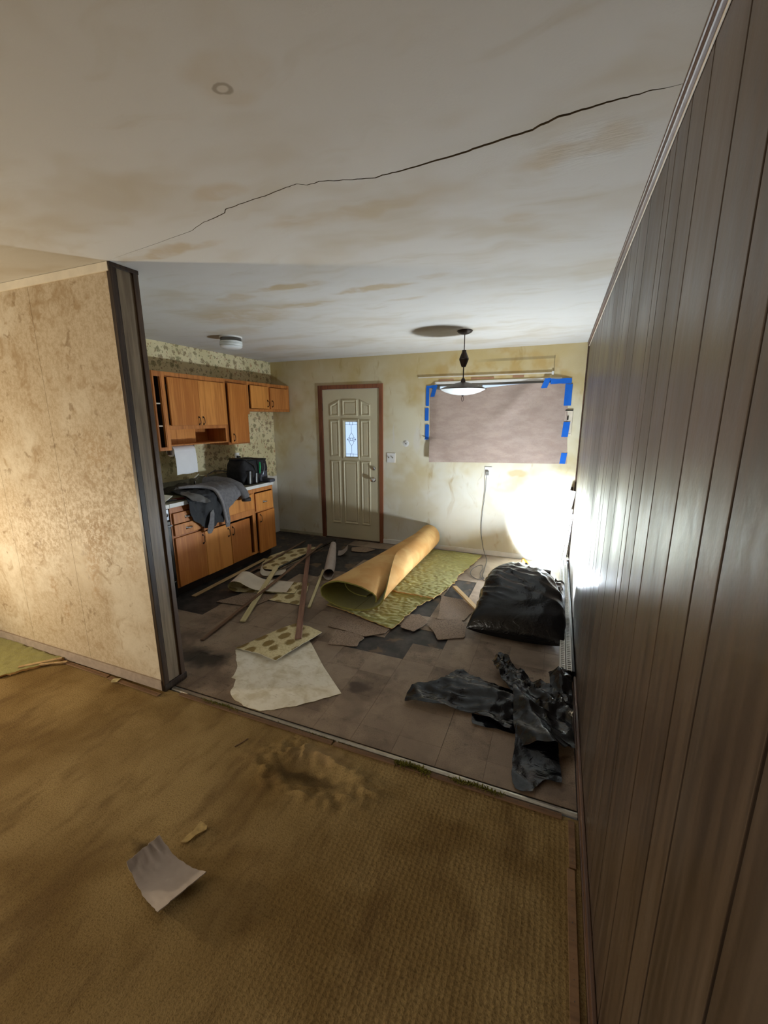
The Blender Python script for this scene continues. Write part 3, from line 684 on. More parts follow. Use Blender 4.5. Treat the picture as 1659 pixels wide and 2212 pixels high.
# open narrow shelf unit
t1 = thing('open_shelf_cabinet', 'narrow open-fronted end shelf of the orange upper cabinets', 'cabinet', (-3.6, 2.94, 1.345))
mb = MB(); carcass(mb, 2.895, 2.99, 1.345, UT); mb.build('body', M_BIRCHF, t1, bevel=.001)
mb = MB(); mb.box(UX-.018, UX, 2.895, 2.912, 1.345, UT); mb.box(UX-.018, UX, 2.978, 2.99, 1.345, UT); mb.box(UX-.018, UX, 2.912, 2.978, 2.03, UT); mb.box(UX-.018, UX, 2.912, 2.978, 1.345, 1.378); mb.build('face_frame', M_BIRCHF, t1, bevel=.001)
for z in (1.78, 1.572):
    mb = MB(); mb.box(UB+.011, UX-.021, 2.913, 2.972, z, z+.012); mb.build('shelf', M_CREAMTRIM, t1)
mb = MB(); mb.box(UB+.006, UB+.01, 2.911, 2.974, 1.361, 2.06); mb.box(UB+.01, UX-.02, 2.9725, 2.974, 1.361, 2.06); mb.box(UB+.01, UX-.02, 2.911, 2.9125, 1.361, 2.06); mb.build('shade_liner', M_SHADEKICK, t1)  # dark sheets that paint the shade inside the open shelf
# double-door unit with a niche below
t2 = thing('wall_cabinet', 'wide two-door orange wall cabinet with an open niche beneath', 'cabinet', (-3.6, 3.4, 1.385))
mb = MB(); carcass(mb, 2.992, 3.80, 1.385, UT); mb.box(UB+.006, UX-.018, 3.008, 3.784, 1.552, 1.568); mb.build('body', M_BIRCHF, t2, bevel=.001)
mb = MB(); mb.box(UX-.018, UX, 2.992, 3.028, 1.345, UT); mb.box(UX-.018, UX, 3.772, 3.80, 1.385, UT); mb.box(UX-.018, UX, 3.028, 3.772, 2.03, UT); mb.box(UX-.018, UX, 3.028, 3.772, 1.543, 1.585); mb.box(UX-.018, UX, 3.028, 3.772, 1.385, 1.397)
mb.build('face_frame', M_BIRCHF, t2, bevel=.001)
a = door_slab(UX, 3.036, 3.412, 1.58, 2.03, t2, ajar=.03); pull_loop(UX+.018, 3.385, 1.625, .075, a)
b = door_slab(UX, 3.414, 3.795, 1.58, 2.028, t2); pull_loop(UX+.018, 3.442, 1.625, .075, b)
mb = MB(); mb.box(UX-.14, UX-.13, 3.03, 3.10, 1.40, 1.55); mb.build('niche_panel', M_BIRCH, t2); mb = MB(); mb.box(UX-.14, UX-.13, 3.108, 3.46, 1.40, 1.55); mb.build('niche_panel', M_BIRCH, t2)
for z in (1.67, 1.94):
    mb = MB(); mb.tube([(UX+.006, 3.032, z-.025), (UX+.006, 3.032, z+.025)], .005, 8); mb.build('hinge', M_HANDLE, t2, True)
# tall single-door unit
t3 = thing('wall_cabinet', 'tall narrow single-door orange wall cabinet in the middle of the run', 'cabinet', (-3.6, 3.98, 1.355))
mb = MB(); carcass(mb, 3.802, 4.165, 1.355, UT); mb.build('body', M_BIRCHF, t3, bevel=.001)
mb = MB(); mb.box(UX-.018, UX, 3.802, 3.83, 1.355, UT); mb.box(UX-.018, UX, 4.135, 4.165, 1.355, UT); mb.box(UX-.018, UX, 3.83, 4.135, 2.03, UT); mb.box(UX-.018, UX, 3.83, 4.135, 1.355, 1.385); mb.build('face_frame', M_BIRCHF, t3, bevel=.001)
a = door_slab(UX+.001, 3.822, 4.145, 1.372, 2.034, t3, ajar=.05); pull_loop(UX+.034, 3.86, 1.435, .075, a)
# short unit over the fridge gap
t4 = thing('wall_cabinet', 'short two-door orange wall cabinet over the empty refrigerator space', 'cabinet', (-3.6, 4.6, 1.733))
mb = MB(); carcass(mb, 4.167, 5.025, 1.733, UT); mb.build('body', M_BIRCHF, t4, bevel=.001)
mb = MB(); mb.box(UX-.018, UX, 4.167, 4.20, 1.70, UT); mb.box(UX-.018, UX, 4.98, 5.03, 1.733, UT); mb.box(UX-.018, UX, 4.20, 4.98, 2.035, UT); mb.box(UX-.018, UX, 4.20, 4.98, 1.733, 1.765); mb.box(UX-.018, UX, 4.555, 4.60, 1.765, 2.035); mb.build('face_frame', M_BIRCHF, t4, bevel=.001)
a = door_slab(UX, 4.208, 4.560, 1.768, 2.036, t4, ajar=.03); pull_loop(UX+.02, 4.53, 1.83, .075, a)
b = door_slab(UX, 4.592, 4.985, 1.765, 2.03, t4, M_BIRCHF); pull_loop(UX+.018, 4.625, 1.83, .075, b)
for z in (1.82, 1.99):
    mb = MB(); mb.tube([(UX+.006, 4.203, z-.02), (UX+.006, 4.203, z+.02)], .005, 8); mb.build('hinge', M_HANDLE, t4, True)

# base units
BX = -3.158
def base_body(th, y0, y1):
    mb = MB(); mb.box(UB, BX-.018, y0, y0+.016, .105, .868); mb.box(UB, BX-.018, y1-.016, y1, .105, .868); mb.box(UB, BX-.018, y0+.016, y1-.016, .105, .121); mb.box(UB, UB+.006, y0+.016, y1-.016, .121, .868)
    mb.build('body', M_BIRCHF, th, bevel=.001)
    mb = MB(); mb.box(UB, BX-.075, y0, y1, 0, .104); mb.build('toe_kick', M_SHADEKICK, th)
def fframe(th, rects):
    mb = MB()
    for (a, b, c_, d_) in rects: mb.box(BX-.018, BX, a, b, c_, d_)
    mb.build('face_frame', M_BIRCHF, th, bevel=.001)
b1 = thing('base_cabinet', 'orange base cabinet with two drawers over one wide door by the range', 'cabinet', (-3.45, 2.84, 0))
base_body(b1, 2.655, 3.02); fframe(b1, [(2.655, 2.68, .105, .868), (2.995, 3.02, .105, .868), (2.68, 2.995, .815, .868), (2.68, 2.995, .57, .60), (2.68, 2.995, .105, .13)])
for z0, z1 in ((.712, .812), (.602, .704)):
    a = door_slab(BX, 2.675, 3.0, z0, z1, b1, name='drawer'); pull_cup(BX+.018, 2.835, (z0+z1)/2, a)
a = door_slab(BX, 2.672, 3.014, .115, .583, b1); pull_loop(BX+.018, 2.985, .495, .085, a)
b2 = thing('base_cabinet', 'orange sink base cabinet with a blank panel over two doors', 'cabinet', (-3.45, 3.4, 0))
base_body(b2, 3.022, 3.78); fframe(b2, [(3.022, 3.045, .105, .868), (3.745, 3.78, .105, .868), (3.045, 3.745, .82, .868), (3.045, 3.745, .57, .64), (3.045, 3.745, .105, .13)])
door_slab(BX, 3.03, 3.765, .645, .815, b2, name='blank_panel')
a = door_slab(BX, 3.018, 3.362, .11, .562, b2); pull_loop(BX+.018, 3.33, .475, .085, a)
a = door_slab(BX, 3.368, 3.672, .115, .555, b2); pull_loop(BX+.018, 3.395, .475, .085, a)
mb = MB(); mb.box(BX-.10, BX-.09, 3.05, 3.75, .125, .80); mb.build('shade_sheet', M_SHADEKICK, b2)  # dark sheet standing in for the shade behind the door gap
b3 = thing('base_cabinet', 'orange end base cabinet with one drawer over a narrow door', 'cabinet', (-3.45, 3.96, 0))
base_body(b3, 3.782, 4.135); fframe(b3, [(3.782, 3.80, .105, .868), (4.115, 4.135, .105, .868), (3.80, 4.115, .82, .868), (3.80, 4.115, .58, .60), (3.80, 4.115, .105, .12)])
a = door_slab(BX, 3.797, 4.115, .602, .808, b3, name='drawer'); pull_cup(BX+.018, 3.96, .695, a)
a = door_slab(BX, 3.808, 4.128, .10, .582, b3, ajar=.04); pull_loop(BX+.031, 3.845, .515, .085, a)
# worktop with backsplash
ct = thing('countertop', 'grey-green laminate worktop with white front edge on the base cabinets', 'countertop', (-3.45, 3.4, .868))
mb = MB(); mb.box(UB, BX+.012, 2.648, 3.15, .868, .904); mb.box(UB, BX+.012, 3.74, 4.14, .868, .904); mb.box(UB, -3.66, 3.15, 3.74, .868, .904); mb.box(-3.24, BX+.012, 3.15, 3.74, .868, .904); mb.build('worktop', M_COUNTER, ct, bevel=.002)
mb = MB(); mb.box(BX+.012, BX+.018, 2.648, 4.14, .869, .905); mb.build('edge_band', M_COUNTEDGE, ct, bevel=.001)
mb = MB(); mb.box(UB, UB+.02, 2.648, 4.14, .9045, 1.0); mb.build('backsplash', M_COUNTER, ct, bevel=.003)
sk = thing('kitchen_sink', 'steel kitchen sink rim half hidden under the grey jacket', 'sink', (-3.45, 3.45, .904))
mb = MB()
rings(mb, [(-3.675, 3.135), (-3.225, 3.135), (-3.225, 3.755), (-3.675, 3.755)], [(0, .9045), (.004, .909), (.022, .909), (.03, .905), (.05, .80)], lambda a, b, h: (a, b, h)); mb.build('basin', M_CHROME, sk, bevel=0)
fa = thing('faucet', 'chrome faucet standing behind the jacket on the worktop', 'faucet', (-3.70, 3.50, .906))
mb = MB(); mb.lathe([(0, 0), (.028, 0), (.026, .02), (.016, .03), (.015, .075), (.02, .08), (.02, .1), (0, .112)], (-3.69, 3.47, .906), 20); mb.build('stem', M_CHROME, fa, True)
mb = MB(); mb.tube([(-3.69, 3.47, .97), (-3.62, 3.47, 1.03), (-3.52, 3.47, 1.035), (-3.47, 3.47, 1.0)], .010, 10); mb.build('spout', M_CHROME, fa, True)
mb = MB(); mb.tube([(-3.69, 3.47, 1.005), (-3.67, 3.52, 1.045)], .006, 8); mb.build('lever', M_CHROME, fa, True)
hs = MB(); hs.tube([(-3.66, 3.60, .91), (-3.67, 3.62, .98), (-3.70, 3.68, 1.02), (-3.72, 3.80, 1.045), (-3.72, 3.95, 1.03), (-3.71, 4.02, 1.01)], .006, 8)
tag(hs.build('spray_hose', M_STEEL, None, True), 'grey spray hose arching along the backsplash beside the faucet', 'hose')
# range
rg = thing('kitchen_range', 'black range with white cooktop edge beside the dark partition end', 'stove', (-3.45, 2.28, 0))
mb = MB(); mb.box(UB+.02, BX-.01, 1.93, 2.645, .02, .86); mb.build('body', M_BLACK, rg, bevel=.004)
mb = MB(); mb.box(UB+.02, BX+.02, 1.92, 2.643, .868, .905); mb.build('cooktop', M_WHITE, rg, bevel=.004)
mb = MB(); mb.box(UB+.006, UB+.08, 1.92, 2.643, .905, .99); mb.build('back_panel', M_WHITE, rg, bevel=.004)
mb = MB(); mb.box(BX-.012, BX+.006, 1.94, 2.64, .765, .862); cpn = mb.build('control_panel', M_STEEL, rg, bevel=.003)
for y in (2.06, 2.2, 2.36, 2.48, 2.6):
    mb = MB(); mb.lathe([(0, 0), (.02, 0), (.018, .02), (0, .022)], (BX+.006, y, .815), 16, 0, Matrix.Rotation(PI/2, 3, 'Y')); mb.build('knob', M_BLACK, cpn, True)
mb = MB(); mb.box(BX-.012, BX+.018, 1.945, 2.638, .20, .755); od = mb.build('oven_door', M_BLACK, rg, bevel=.005)
mb = MB(); mb.tube([(BX+.045, 1.98, .72), (BX+.045, 2.62, .72)], .011, 10); mb.box(BX+.016, BX+.046, 2.0, 2.015, .71, .73); mb.box(BX+.016, BX+.046, 2.585, 2.6, .71, .73); mb.build('oven_handle', M_STEEL, od, True)
mb = MB(); mb.box(BX-.012, BX+.012, 1.945, 2.638, .03, .188); mb.build('lower_drawer', M_BLACK, rg, bevel=.005)
for y in (2.1, 2.46):
    for x in (-3.58, -3.32):
        mb = MB(); mb.lathe([(.03, .905), (.085, .905), (.09, .912), (.08, .915), (.03, .908)], (x, y, 0), 24); mb.build('burner', M_BLACK, rg, True)
# cutting panels on the worktop by the range
mb = MB(); mb.sheet(lambda u, v: (-3.42+.2*u, 2.66+.10*v, .910+.05*v), 4, 4, .004)
tag(mb.build('plastic_card', M_WHITE), 'small white plastic card propped on the worktop by the range', 'card')
def stick_tool(name, p, q, r, mat, label, cat):
    mb = MB(); mb.tube([p, Vector(p).lerp(Vector(q), .5), q], [r*.7, r, r*.8], 8); return tag(mb.build(name, mat, None, True), label, cat)
stick_tool('pliers', (-3.30, 2.70, .914), (-3.22, 2.80, .914), .008, M_STEEL, 'steel pliers lying on the worktop near the range', 'tool')
stick_tool('screwdriver', (-3.26, 2.78, .916), (-3.20, 2.92, .916), .011, M_RED, 'dull red tool handle beside the jacket on the worktop', 'tool')

# paper towel under the niche
pt = thing('paper_towel_roll', 'white paper towel roll hanging under the wall cabinet', 'paper towel', (-3.60, 3.255, 1.08))
M_IRON = plain('holder_brown', lin(70, 50, 40), .5)
mb = MB()
mb.lathe([(.02, -.135), (.055, -.135), (.055, .135), (.02, .135), (.02, -.135)], (-3.60, 3.255, 1.325), 28, 0, Matrix.Rotation(PI/2, 3, 'X')); mb.build('roll', M_PAPERT, pt, True)
mb = MB(); mb.sheet(lambda u, v: (-3.547+.010*math.sin(v*2.5), 3.12+.27*u, 1.325-.238*v+.004*math.sin(u*9)), 8, 10, .001); mb.build('hanging_sheet', M_PAPERT, pt, True)
for y in (3.107, 3.403):
    mb = MB(); mb.box(-3.625, -3.575, y-.006, y+.006, 1.29, 1.386); mb.build('bracket', M_IRON, pt, bevel=.003)
# outlet on the wallpaper
ol = thing('power_outlet', 'white outlet with black plug on the floral wallpaper above the tool bag', 'outlet', (XL+.003, 4.24, 1.10))
mb = MB(); mb.box(XL+.003, XL+.009, 4.20, 4.28, 1.105, 1.225); mb.build('cover_plate', M_WHITE, ol, bevel=.002)
mb = MB(); mb.box(XL+.009, XL+.045, 4.225, 4.262, 1.15, 1.185); mb.build('plug', M_BLACK, ol, bevel=.004)

# jacket over the worktop edge
def drape(y, s_, lift=0.0, seed=0.0, fold=.02):
    """s_<0 on the worktop, s_>0 hanging in front of it"""
    r_ = .03; q = fold*(nz(y*9+seed, s_*4, seed)+.6*nz(y*22, s_*9, seed+3))
    if s_ < -r_: return (BX+.03+s_, y, .935+lift+abs(q)*1.2+.03*math.exp(-((s_+.15)/.12)**2))
    if s_ < r_:
        a = (s_+r_)/(2*r_)*PI/2; return (BX+.0+(.03+lift)*math.sin(a)+q*.5+.005, y, .905+(.03+lift)*math.cos(a))
    return (BX+.04+lift+abs(q)+.015*s_, y, .905-(s_-r_))
jk = thing('work_jacket', 'grey work jacket with dark lining draped over the worktop edge', 'jacket', (-3.2, 3.15, .905))
lin_p = [(2.86, -.24), (3.10, -.2), (3.28, .1), (3.25, .32), (3.16, .31), (3.08, .345), (2.99, .33), (2.93, .27), (2.86, .22), (2.82, .10), (2.83, -.10)]
mb = MB(); mb.polysheet(lin_p, .014, lambda a, b: drape(a, b, .0, 1.0, .035), .004); mb.build('lining', M_LINING, jk, True, angle=70)
sh_p = [(2.94, -.28), (3.12, -.42), (3.42, -.36), (3.56, -.12), (3.54, .06), (3.42, .13), (3.31, .19), (3.31, .33), (3.29, .38), (3.25, .38), (3.245, .3), (3.235, .18), (3.21, .08), (3.17, -.01), (3.09, -.09), (2.96, -.16)]
mb = MB(); mb.polysheet(sh_p, .013, lambda a, b: drape(a, b, .022, 4.0, .022), .005); mb.build('shell', M_GREYCLOTH, jk, True, angle=70)
mb = MB(); mb.tube(smooth_path([drape(a_, b_, .034, 4, .006) for a_, b_ in ((2.93, -.2), (3.02, -.14), (3.10, -.085), (3.165, -.01), (3.20, .07), (3.225, .15), (3.24, .24), (3.255, .33))], 4), .017, 8); mb.build('collar_band', plain('pale_grey_ribbing', lin(140, 138, 140), .9, vary=.1, scale=90), jk, True)
mb = MB(); mb.tube([(-3.50, 3.44, .965), (-3.36, 3.47, .975), (-3.24, 3.50, .965), (-3.13, 3.525, .925), (-3.085, 3.545, .86), (-3.07, 3.555, .81)], [.07, .068, .064, .058, .05, .046], 16); mb.build('sleeve', M_GREYCLOTH, jk, True)
mb = MB(); mb.lathe([(.03, 0), (.048, 0), (.05, .03), (.044, .034), (.03, .004)], (-3.066, 3.557, .778), 18); mb.build('cuff', plain('dark_cuff', lin(64, 62, 64), .9), jk, True)
mb = MB(); mb.polysheet([(2.985, .36), (3.05, .18), (3.09, .16), (3.10, .20), (3.075, .34), (3.04, .385), (3.0, .385)], .011, lambda a, b: drape(a, b, .034, 8, .012), .004); mb.build('pocket_flap', M_GREYCLOTH, jk, True, angle=70)
mb = MB(); mb.polysheet([(2.79, -.03), (2.83, -.06), (3.02, .03), (3.05, .07), (3.01, .08), (2.85, .03)], .011, lambda a, b: drape(a, b, .028, 1, .03), .003); mb.build('reflective_strip', plain('grey_reflective_strip', lin(96, 94, 92), .5), jk, True, angle=70)
mb = MB(); mb.sheet(lambda u, v: (-3.68+.30*v, 2.98+.36*u, .93+.055*max(0, math.sin(PI*u))*max(0, math.sin(PI*v))+.03*abs(nz(u*5, v*5, 9))), 22, 18, .006); mb.build('hood', plain('olive_dark_cloth', lin(60, 56, 48), .9, vary=.2), jk, True)

# tool bag
tb = thing('tool_bag', 'black open-top tool bag with pockets at the end of the worktop', 'bag', (-3.38, 3.95, .905))
def bagring(t_):
    z = .905+.275*t_; a = .14+.02*math.sin(PI*t_)-.01*t_; b = .20+.03*math.sin(PI*t_*.9); out = []
    for k in range(36):
        th = 2*PI*k/36; c_, s_ = math.cos(th), math.sin(th); p_ = .45
        x = -3.38+a*math.copysign(abs(c_)**p_, c_)+.016*nz(k*.5, t_*4); y = 3.965+b*math.copysign(abs(s_)**p_, s_)+.03*t_+.008*nz(k*.5, t_*6, 3)
        out.append((x, y, z-.03*t_*(s_*.5)))
    return out
mb = MB(); R_ = [bagring(k/12) for k in range(13)]; vs = [p for r_ in R_ for p in r_]; fs = [(i*36+k, i*36+(k+1) % 36, (i+1)*36+(k+1) % 36, (i+1)*36+k) for i in range(12) for k in range(36)]+[tuple(range(36))]
inn = [((x+3.38)*.93-3.38, (y-3.95)*.95+3.95, z) for (x, y, z) in R_[12]]; inb = [((x+3.38)*.88-3.38, (y-3.95)*.9+3.95, .93) for (x, y, z) in R_[12]]
o_ = len(vs); vs += inn+inb
fs += [(12*36+k, 12*36+(k+1) % 36, o_+(k+1) % 36, o_+k) for k in range(36)]+[(o_+k, o_+(k+1) % 36, o_+36+(k+1) % 36, o_+36+k) for k in range(36)]+[tuple(o_+36+k for k in range(36))]
mb.add(vs, fs); mb.build('body', M_TOOLBAG, tb, True, angle=60)
mb = MB(); mb.tube([R_[12][k % 36] for k in range(37)], .012, 8); mb.build('rim', M_BLACK, tb, True)
for i, (y0, y1, z1, mt) in enumerate(((3.79, 3.89, 1.06, M_BLACK), (3.90, 4.0, 1.03, M_BLACK), (4.01, 4.15, 1.04, M_TOOLGREY))):
    mb = MB(); mb.sheet(lambda u, v: (-3.238+.035*math.sin(PI*u)**.5*(.6+.4*v)+.01*(1-v), y0+(y1-y0)*u, .912+(z1-.912)*v), 10, 8, .005); mb.build('pocket', mt, tb, True)
mb = MB(); mb.box(-3.25, -3.10, 4.03, 4.135, .906, .95); mb.build('tape_measure_pouch', M_TOOLGREY, tb, bevel=.02)
mb = MB(); mb.tube([(-3.205, 3.98, 1.02), (-3.20, 3.985, 1.10), (-3.205, 3.99, 1.15)], [.008, .012, .01], 10); mb.build('screwdriver_handle', M_GREEN, tb, True)
mb = MB(); mb.tube([(-3.20, 4.03, 1.0), (-3.185, 4.05, 1.08), (-3.2, 4.06, 1.13)], .005, 8); mb.build('wrench', M_STEEL, tb, True)
mb = MB(); mb.tube([(-3.40, 3.74, 1.19), (-3.28, 3.80, 1.2), (-3.22, 3.90, 1.12), (-3.23, 3.95, 1.0)], .009, 8); mb.build('strap', M_BLACK, tb, True)
mb = MB(); mb.lathe([(0, 0), (.05, 0), (.052, .01), (.05, .07), (.035, .085), (0, .09)], (-3.60, 3.73, .905), 20); tag(mb.build('red_canister', M_RED, None, True), 'small dark red canister tucked behind the black tool bag', 'canister')

# ------------------------------------------------------------------ ceiling lights
cl = thing('ceiling_light', 'round flush ceiling light with ribbed white glass over the kitchen', 'ceiling light', (-2.945, 3.37, 2.29))
mb = MB(); mb.lathe([(0, 0), (.104, 0), (.104, -.010), (.09, -.013), (0, -.013)], (-2.945, 3.37, HC), 40); mb.build('base', M_WHITE, cl, True)
mb = MB(); mb.lathe([(.085, -.012), (.096, -.013), (.097, -.036), (.09, -.04), (.085, -.036)], (-2.945, 3.37, HC), 40); mb.build('chrome_band', plain('dull_chrome', lin(120, 118, 116), .2, 1.0, vary=.02), cl, True)
mb = MB(); mb.lathe([(.09, -.038), (.103, -.043), (.104, -.055), (.098, -.059), (.104, -.063), (.104, -.076), (.098, -.080), (.102, -.088), (.088, -.100), (.045, -.106), (0, -.107)], (-2.945, 3.37, HC), 40); mb.build('glass_shade', M_MILK, cl, True)
pl = thing('pendant_lamp', 'dark pull-down pendant lamp with saucer shade before the papered window', 'pendant lamp', (-.84, 3.954, 1.79))
px, py = -.84, 3.954
mb = MB(); mb.lathe([(0, 0), (.068, 0), (.07, -.004), (.058, -.018), (.03, -.03), (.008, -.034), (0, -.034)], (px, py, HC), 32); mb.build('canopy', M_DARKMETAL, pl, True)
mb = MB(); mb.tube([(px, py, HC-.03), (px, py, 2.23)], .004, 8); mb.build('upper_wire', M_DARKMETAL, pl, True); mb = MB(); mb.tube([(px, py, 2.10), (px, py, 1.97)], .0055, 8); mb.build('lower_wire', M_DARKMETAL, pl, True)
mb = MB(); mb.lathe([(0, 2.236), (.018, 2.236), (.02, 2.22), (.043, 2.165), (.043, 2.155), (.022, 2.10), (.018, 2.092), (0, 2.092)], (px, py, 0), 10); mb.build('counterweight', M_DARKMETAL, pl)
mb = MB(); mb.lathe([(0, 1.995), (.012, 1.995), (.02, 1.98), (.022, 1.962), (.055, 1.955), (.11, 1.938), (.17, 1.918), (.208, 1.903), (.210, 1.897), (.204, 1.899), (.16, 1.914), (.0, 1.94)], (px, py, 0), 48); mb.build('shade', M_DARKMETAL, pl, True)
mb = MB(); mb.lathe([(.205, 1.901), (.19, 1.889), (.15, 1.871), (.10, 1.857), (.05, 1.849), (.0, 1.847)], (px, py, 0), 48); mb.build('diffuser', M_MILK, pl, True)
mb = MB(); mb.lathe([(0, 1.848), (.012, 1.846), (.008, 1.838), (0, 1.836)], (px, py, 0), 12); mb.tube([(px+.012*math.sin(a*PI/6)*.8, py, 1.815+.022*math.cos(a*PI/6)) for a in range(13)], .0022, 6); mb.build('pull_ring', M_DARKMETAL, pl, True)

# ------------------------------------------------------------------ things on the far wall
def ky(x, z):   # surface of the paper: flat where it is taped, bulging between
    ed = sst(.09, -.06, x)*(1 if z < 1.40 else sst(-1.47, -1.36, x))
    b_ = .012+.006*nz(x*3, z*3, 2)+.006*ridged(x*2.2+z*1.6, z*1.1, 4)+.018*math.exp(-((x-z*.9+2.1)/.10)**2)*sst(1.5, 1.75, z)
    b_ += .035*sst(-1.25, -1.47, x)*sst(1.50, 1.2, z)
    return YF-.004-b_*ed
def kraft(u, v):
    x = -1.465+1.515*u+.06*(1-v)*u+.02*(1-v)*(1-u)
    zt = 1.992-.026*sst(0, .10, u)*sst(.72, .35, u)+.022*u
    zb = 1.117+.032*u; z = zb+(zt-zb)*v
    return (x, ky(x, z), z)
mb = MB(); mb.sheet(kraft, 64, 36, .0008)
tag(mb.build('kraft_paper', M_KRAFT, None, True), 'brown kraft paper sheet taped over the window', 'paper sheet')
TP = [((-1.512, 1.787, -1.472, 1.998), 'long blue tape strip down the upper left edge of the window paper'), ((-1.508, 1.994, -1.40, 2.022), 'blue tape strip across the top left corner of the window paper'),
      ((-1.437, 1.893, -1.385, 2.027), 'slanting blue tape piece beside the top left paper corner'), ((-1.520, 1.612, -1.474, 1.761), 'middle of the three blue tape pieces on the left paper edge'),
      ((-1.514, 1.390, -1.466, 1.568), 'lowest of the three blue tape pieces on the left paper edge'), ((-.197, 1.958, -.136, 2.056), 'short slanting blue tape piece left of the top right paper corner'),
      ((-.123, 1.996, .086, 2.050), 'wide blue tape strip across the top right corner of the window paper'), ((.027, 1.77, .098, 1.994), 'long blue tape strip down the upper right edge of the window paper'),
      ((.036, 1.439, .101, 1.601), 'blue tape piece halfway down the right edge of the window paper'), ((.040, 1.147, .099, 1.267), 'blue tape piece at the lower right corner of the window paper')]
for i, ((x0, z0, x1, z1), lb) in enumerate(TP):
    sl = {2: .02, 5: .018, 8: .006, 9: .006}.get(i, 0)
    poly = jag([(x0-sl, z0), (x1-sl, z0), (x1+sl, z1), (x0+sl, z1)], .012, .006, i*3.1, keep=(1, 3))
    dy = .0012+.0009*(i % 3)
    def tape3(a, b, dy=dy):
        return (a, ky(a, b)-dy-.0012, b)
    mb = MB(); mb.polysheet(poly, .008, tape3, .0006); tag(mb.build('masking_tape', M_TAPE, None, True, angle=60), lb, 'tape', 'blue tape round the window paper')
# light switch
sw = thing('light_switch', 'white double light switch right of the entry door', 'light switch', (-1.963, YF, 1.088))
mb = MB(); mb.box(-2.022, -1.904, YF-.007, YF-.0005, 1.088, 1.208); mb.build('cover_plate', M_WHITE, sw, bevel=.002)
for x in (-1.99, -1.937):
    mb = MB(); mb.bar((x, YF-.004, 1.148), (x, YF-.022, 1.158), .009, .012, 0, (0, 0, 1)); mb.build('toggle', plain('grey_toggle', lin(120, 112, 96), .5), sw, bevel=.001)
# outlet below the window and its cord
ol = thing('power_outlet', 'white outlet under the papered window with a charger plugged in', 'outlet', (-.73, YF, .955))
mb = MB(); mb.box(-.775, -.690, YF-.007, YF-.0005, .955, 1.082); mb.build('cover_plate', M_WHITE, ol, bevel=.002)
mb = MB(); mb.box(-.758, -.722, YF-.028, YF-.007, .985, 1.03); mb.build('plug', plain('grey_plug', lin(150, 148, 140), .5), ol, bevel=.004)
pts = [(-.742, YF-.03, .99), (-.748, YF-.035, .935), (-.752, YF-.02, .80), (-.772, YF-.016, .568), (-.780, YF-.016, .42), (-.776, YF-.018, .277), (-.75, YF-.025, .12), (-.72, YF-.05, .03), (-.665, 4.80, .008), (-.64, 4.5, .006), (-.629, 4.284, .006), (-.60, 4.20, .012), (-.66, 4.17, .006), (-.74, 4.25, .006), (-.77, 4.40, .006), (-.74, 4.56, .006), (-.69, 4.62, .006), (-.66, 4.50, .008), (-.66, 4.32, .010), (-.60, 4.17, .006), (-.52, 4.14, .006), (-.42, 4.16, .006), (-.30, 4.2, .008), (-.2, 4.2, .012)]
mb = MB(); mb.tube(smooth_path(pts), .0032, 6); tag(mb.build('charging_cable', M_CORD, None, True), 'thin grey cable running from the outlet down the wall to the floor', 'cable')
# leftovers
mb = MB(); mb.bar((-1.61, YF-.008, 2.118), (-.105, YF-.008, 2.112), .014, .010, 0, (0, 1, 0)); tag(mb.build('valance_rail', M_CREAMTRIM), 'thin cream rail left on the wall above the papered window', 'rail')
mb = MB(); mb.box(-.118, -.096, YF-.016, YF-.0005, 2.095, 2.13); tag(mb.build('rail_bracket', M_WHITE, bevel=.002), 'small white bracket at the right end of the cream rail', 'bracket')
mb = MB(); mb.box(-.102, -.096, YF-.004, YF-.0005, 2.132, 2.29); tag(mb.build('caulk_line', plain('grey_caulk', lin(150, 134, 96), .8)), 'thin upright caulk line above the cream rail end', 'caulk')
bx_ = thing('wall_box', 'small cream wall box partly behind the right edge of the window paper', 'box', (.09, YF, 1.46))
mb = MB(); rings(mb, [(.045, 1.46), (.128, 1.46), (.128, 1.722), (.045, 1.722)], [(0, 0), (.003, .006), (.01, .006), (.012, .002)], lambda a, b, h: (a, YF-.0005-h, b)); mb.build('cover', M_CREAMTRIM, bx_)
mb = MB(); mb.box(.050, .126, YF-.009, YF-.0065, 1.716, 1.726); mb.build('top_edge', M_BLACK, bx_); mb = MB(); mb.box(.072, .086, YF-.009, YF-.0065, 1.62, 1.66); mb.build('latch', M_BLACK, bx_)
wh = thing('wire_stub', 'round patch with cut wires in the wall by the switch', 'wire', (-1.764, YF, 1.30))
mb = MB(); mb.lathe([(0, .002), (.035, .002), (.04, .0), (0, .0)], (-1.764, YF-.001, 1.334), 24, 0, Rm); mb.build('patch', M_WHITEPAINT, wh, True)
mb = MB(); mb.tube([(-1.775, YF-.002, 1.345), (-1.765, YF-.02, 1.335), (-1.75, YF-.018, 1.325)], .003, 6); mb.tube([(-1.765, YF-.002, 1.325), (-1.755, YF-.02, 1.34), (-1.74, YF-.015, 1.345)], .003, 6); mb.build('wires', M_CORD, wh, True)

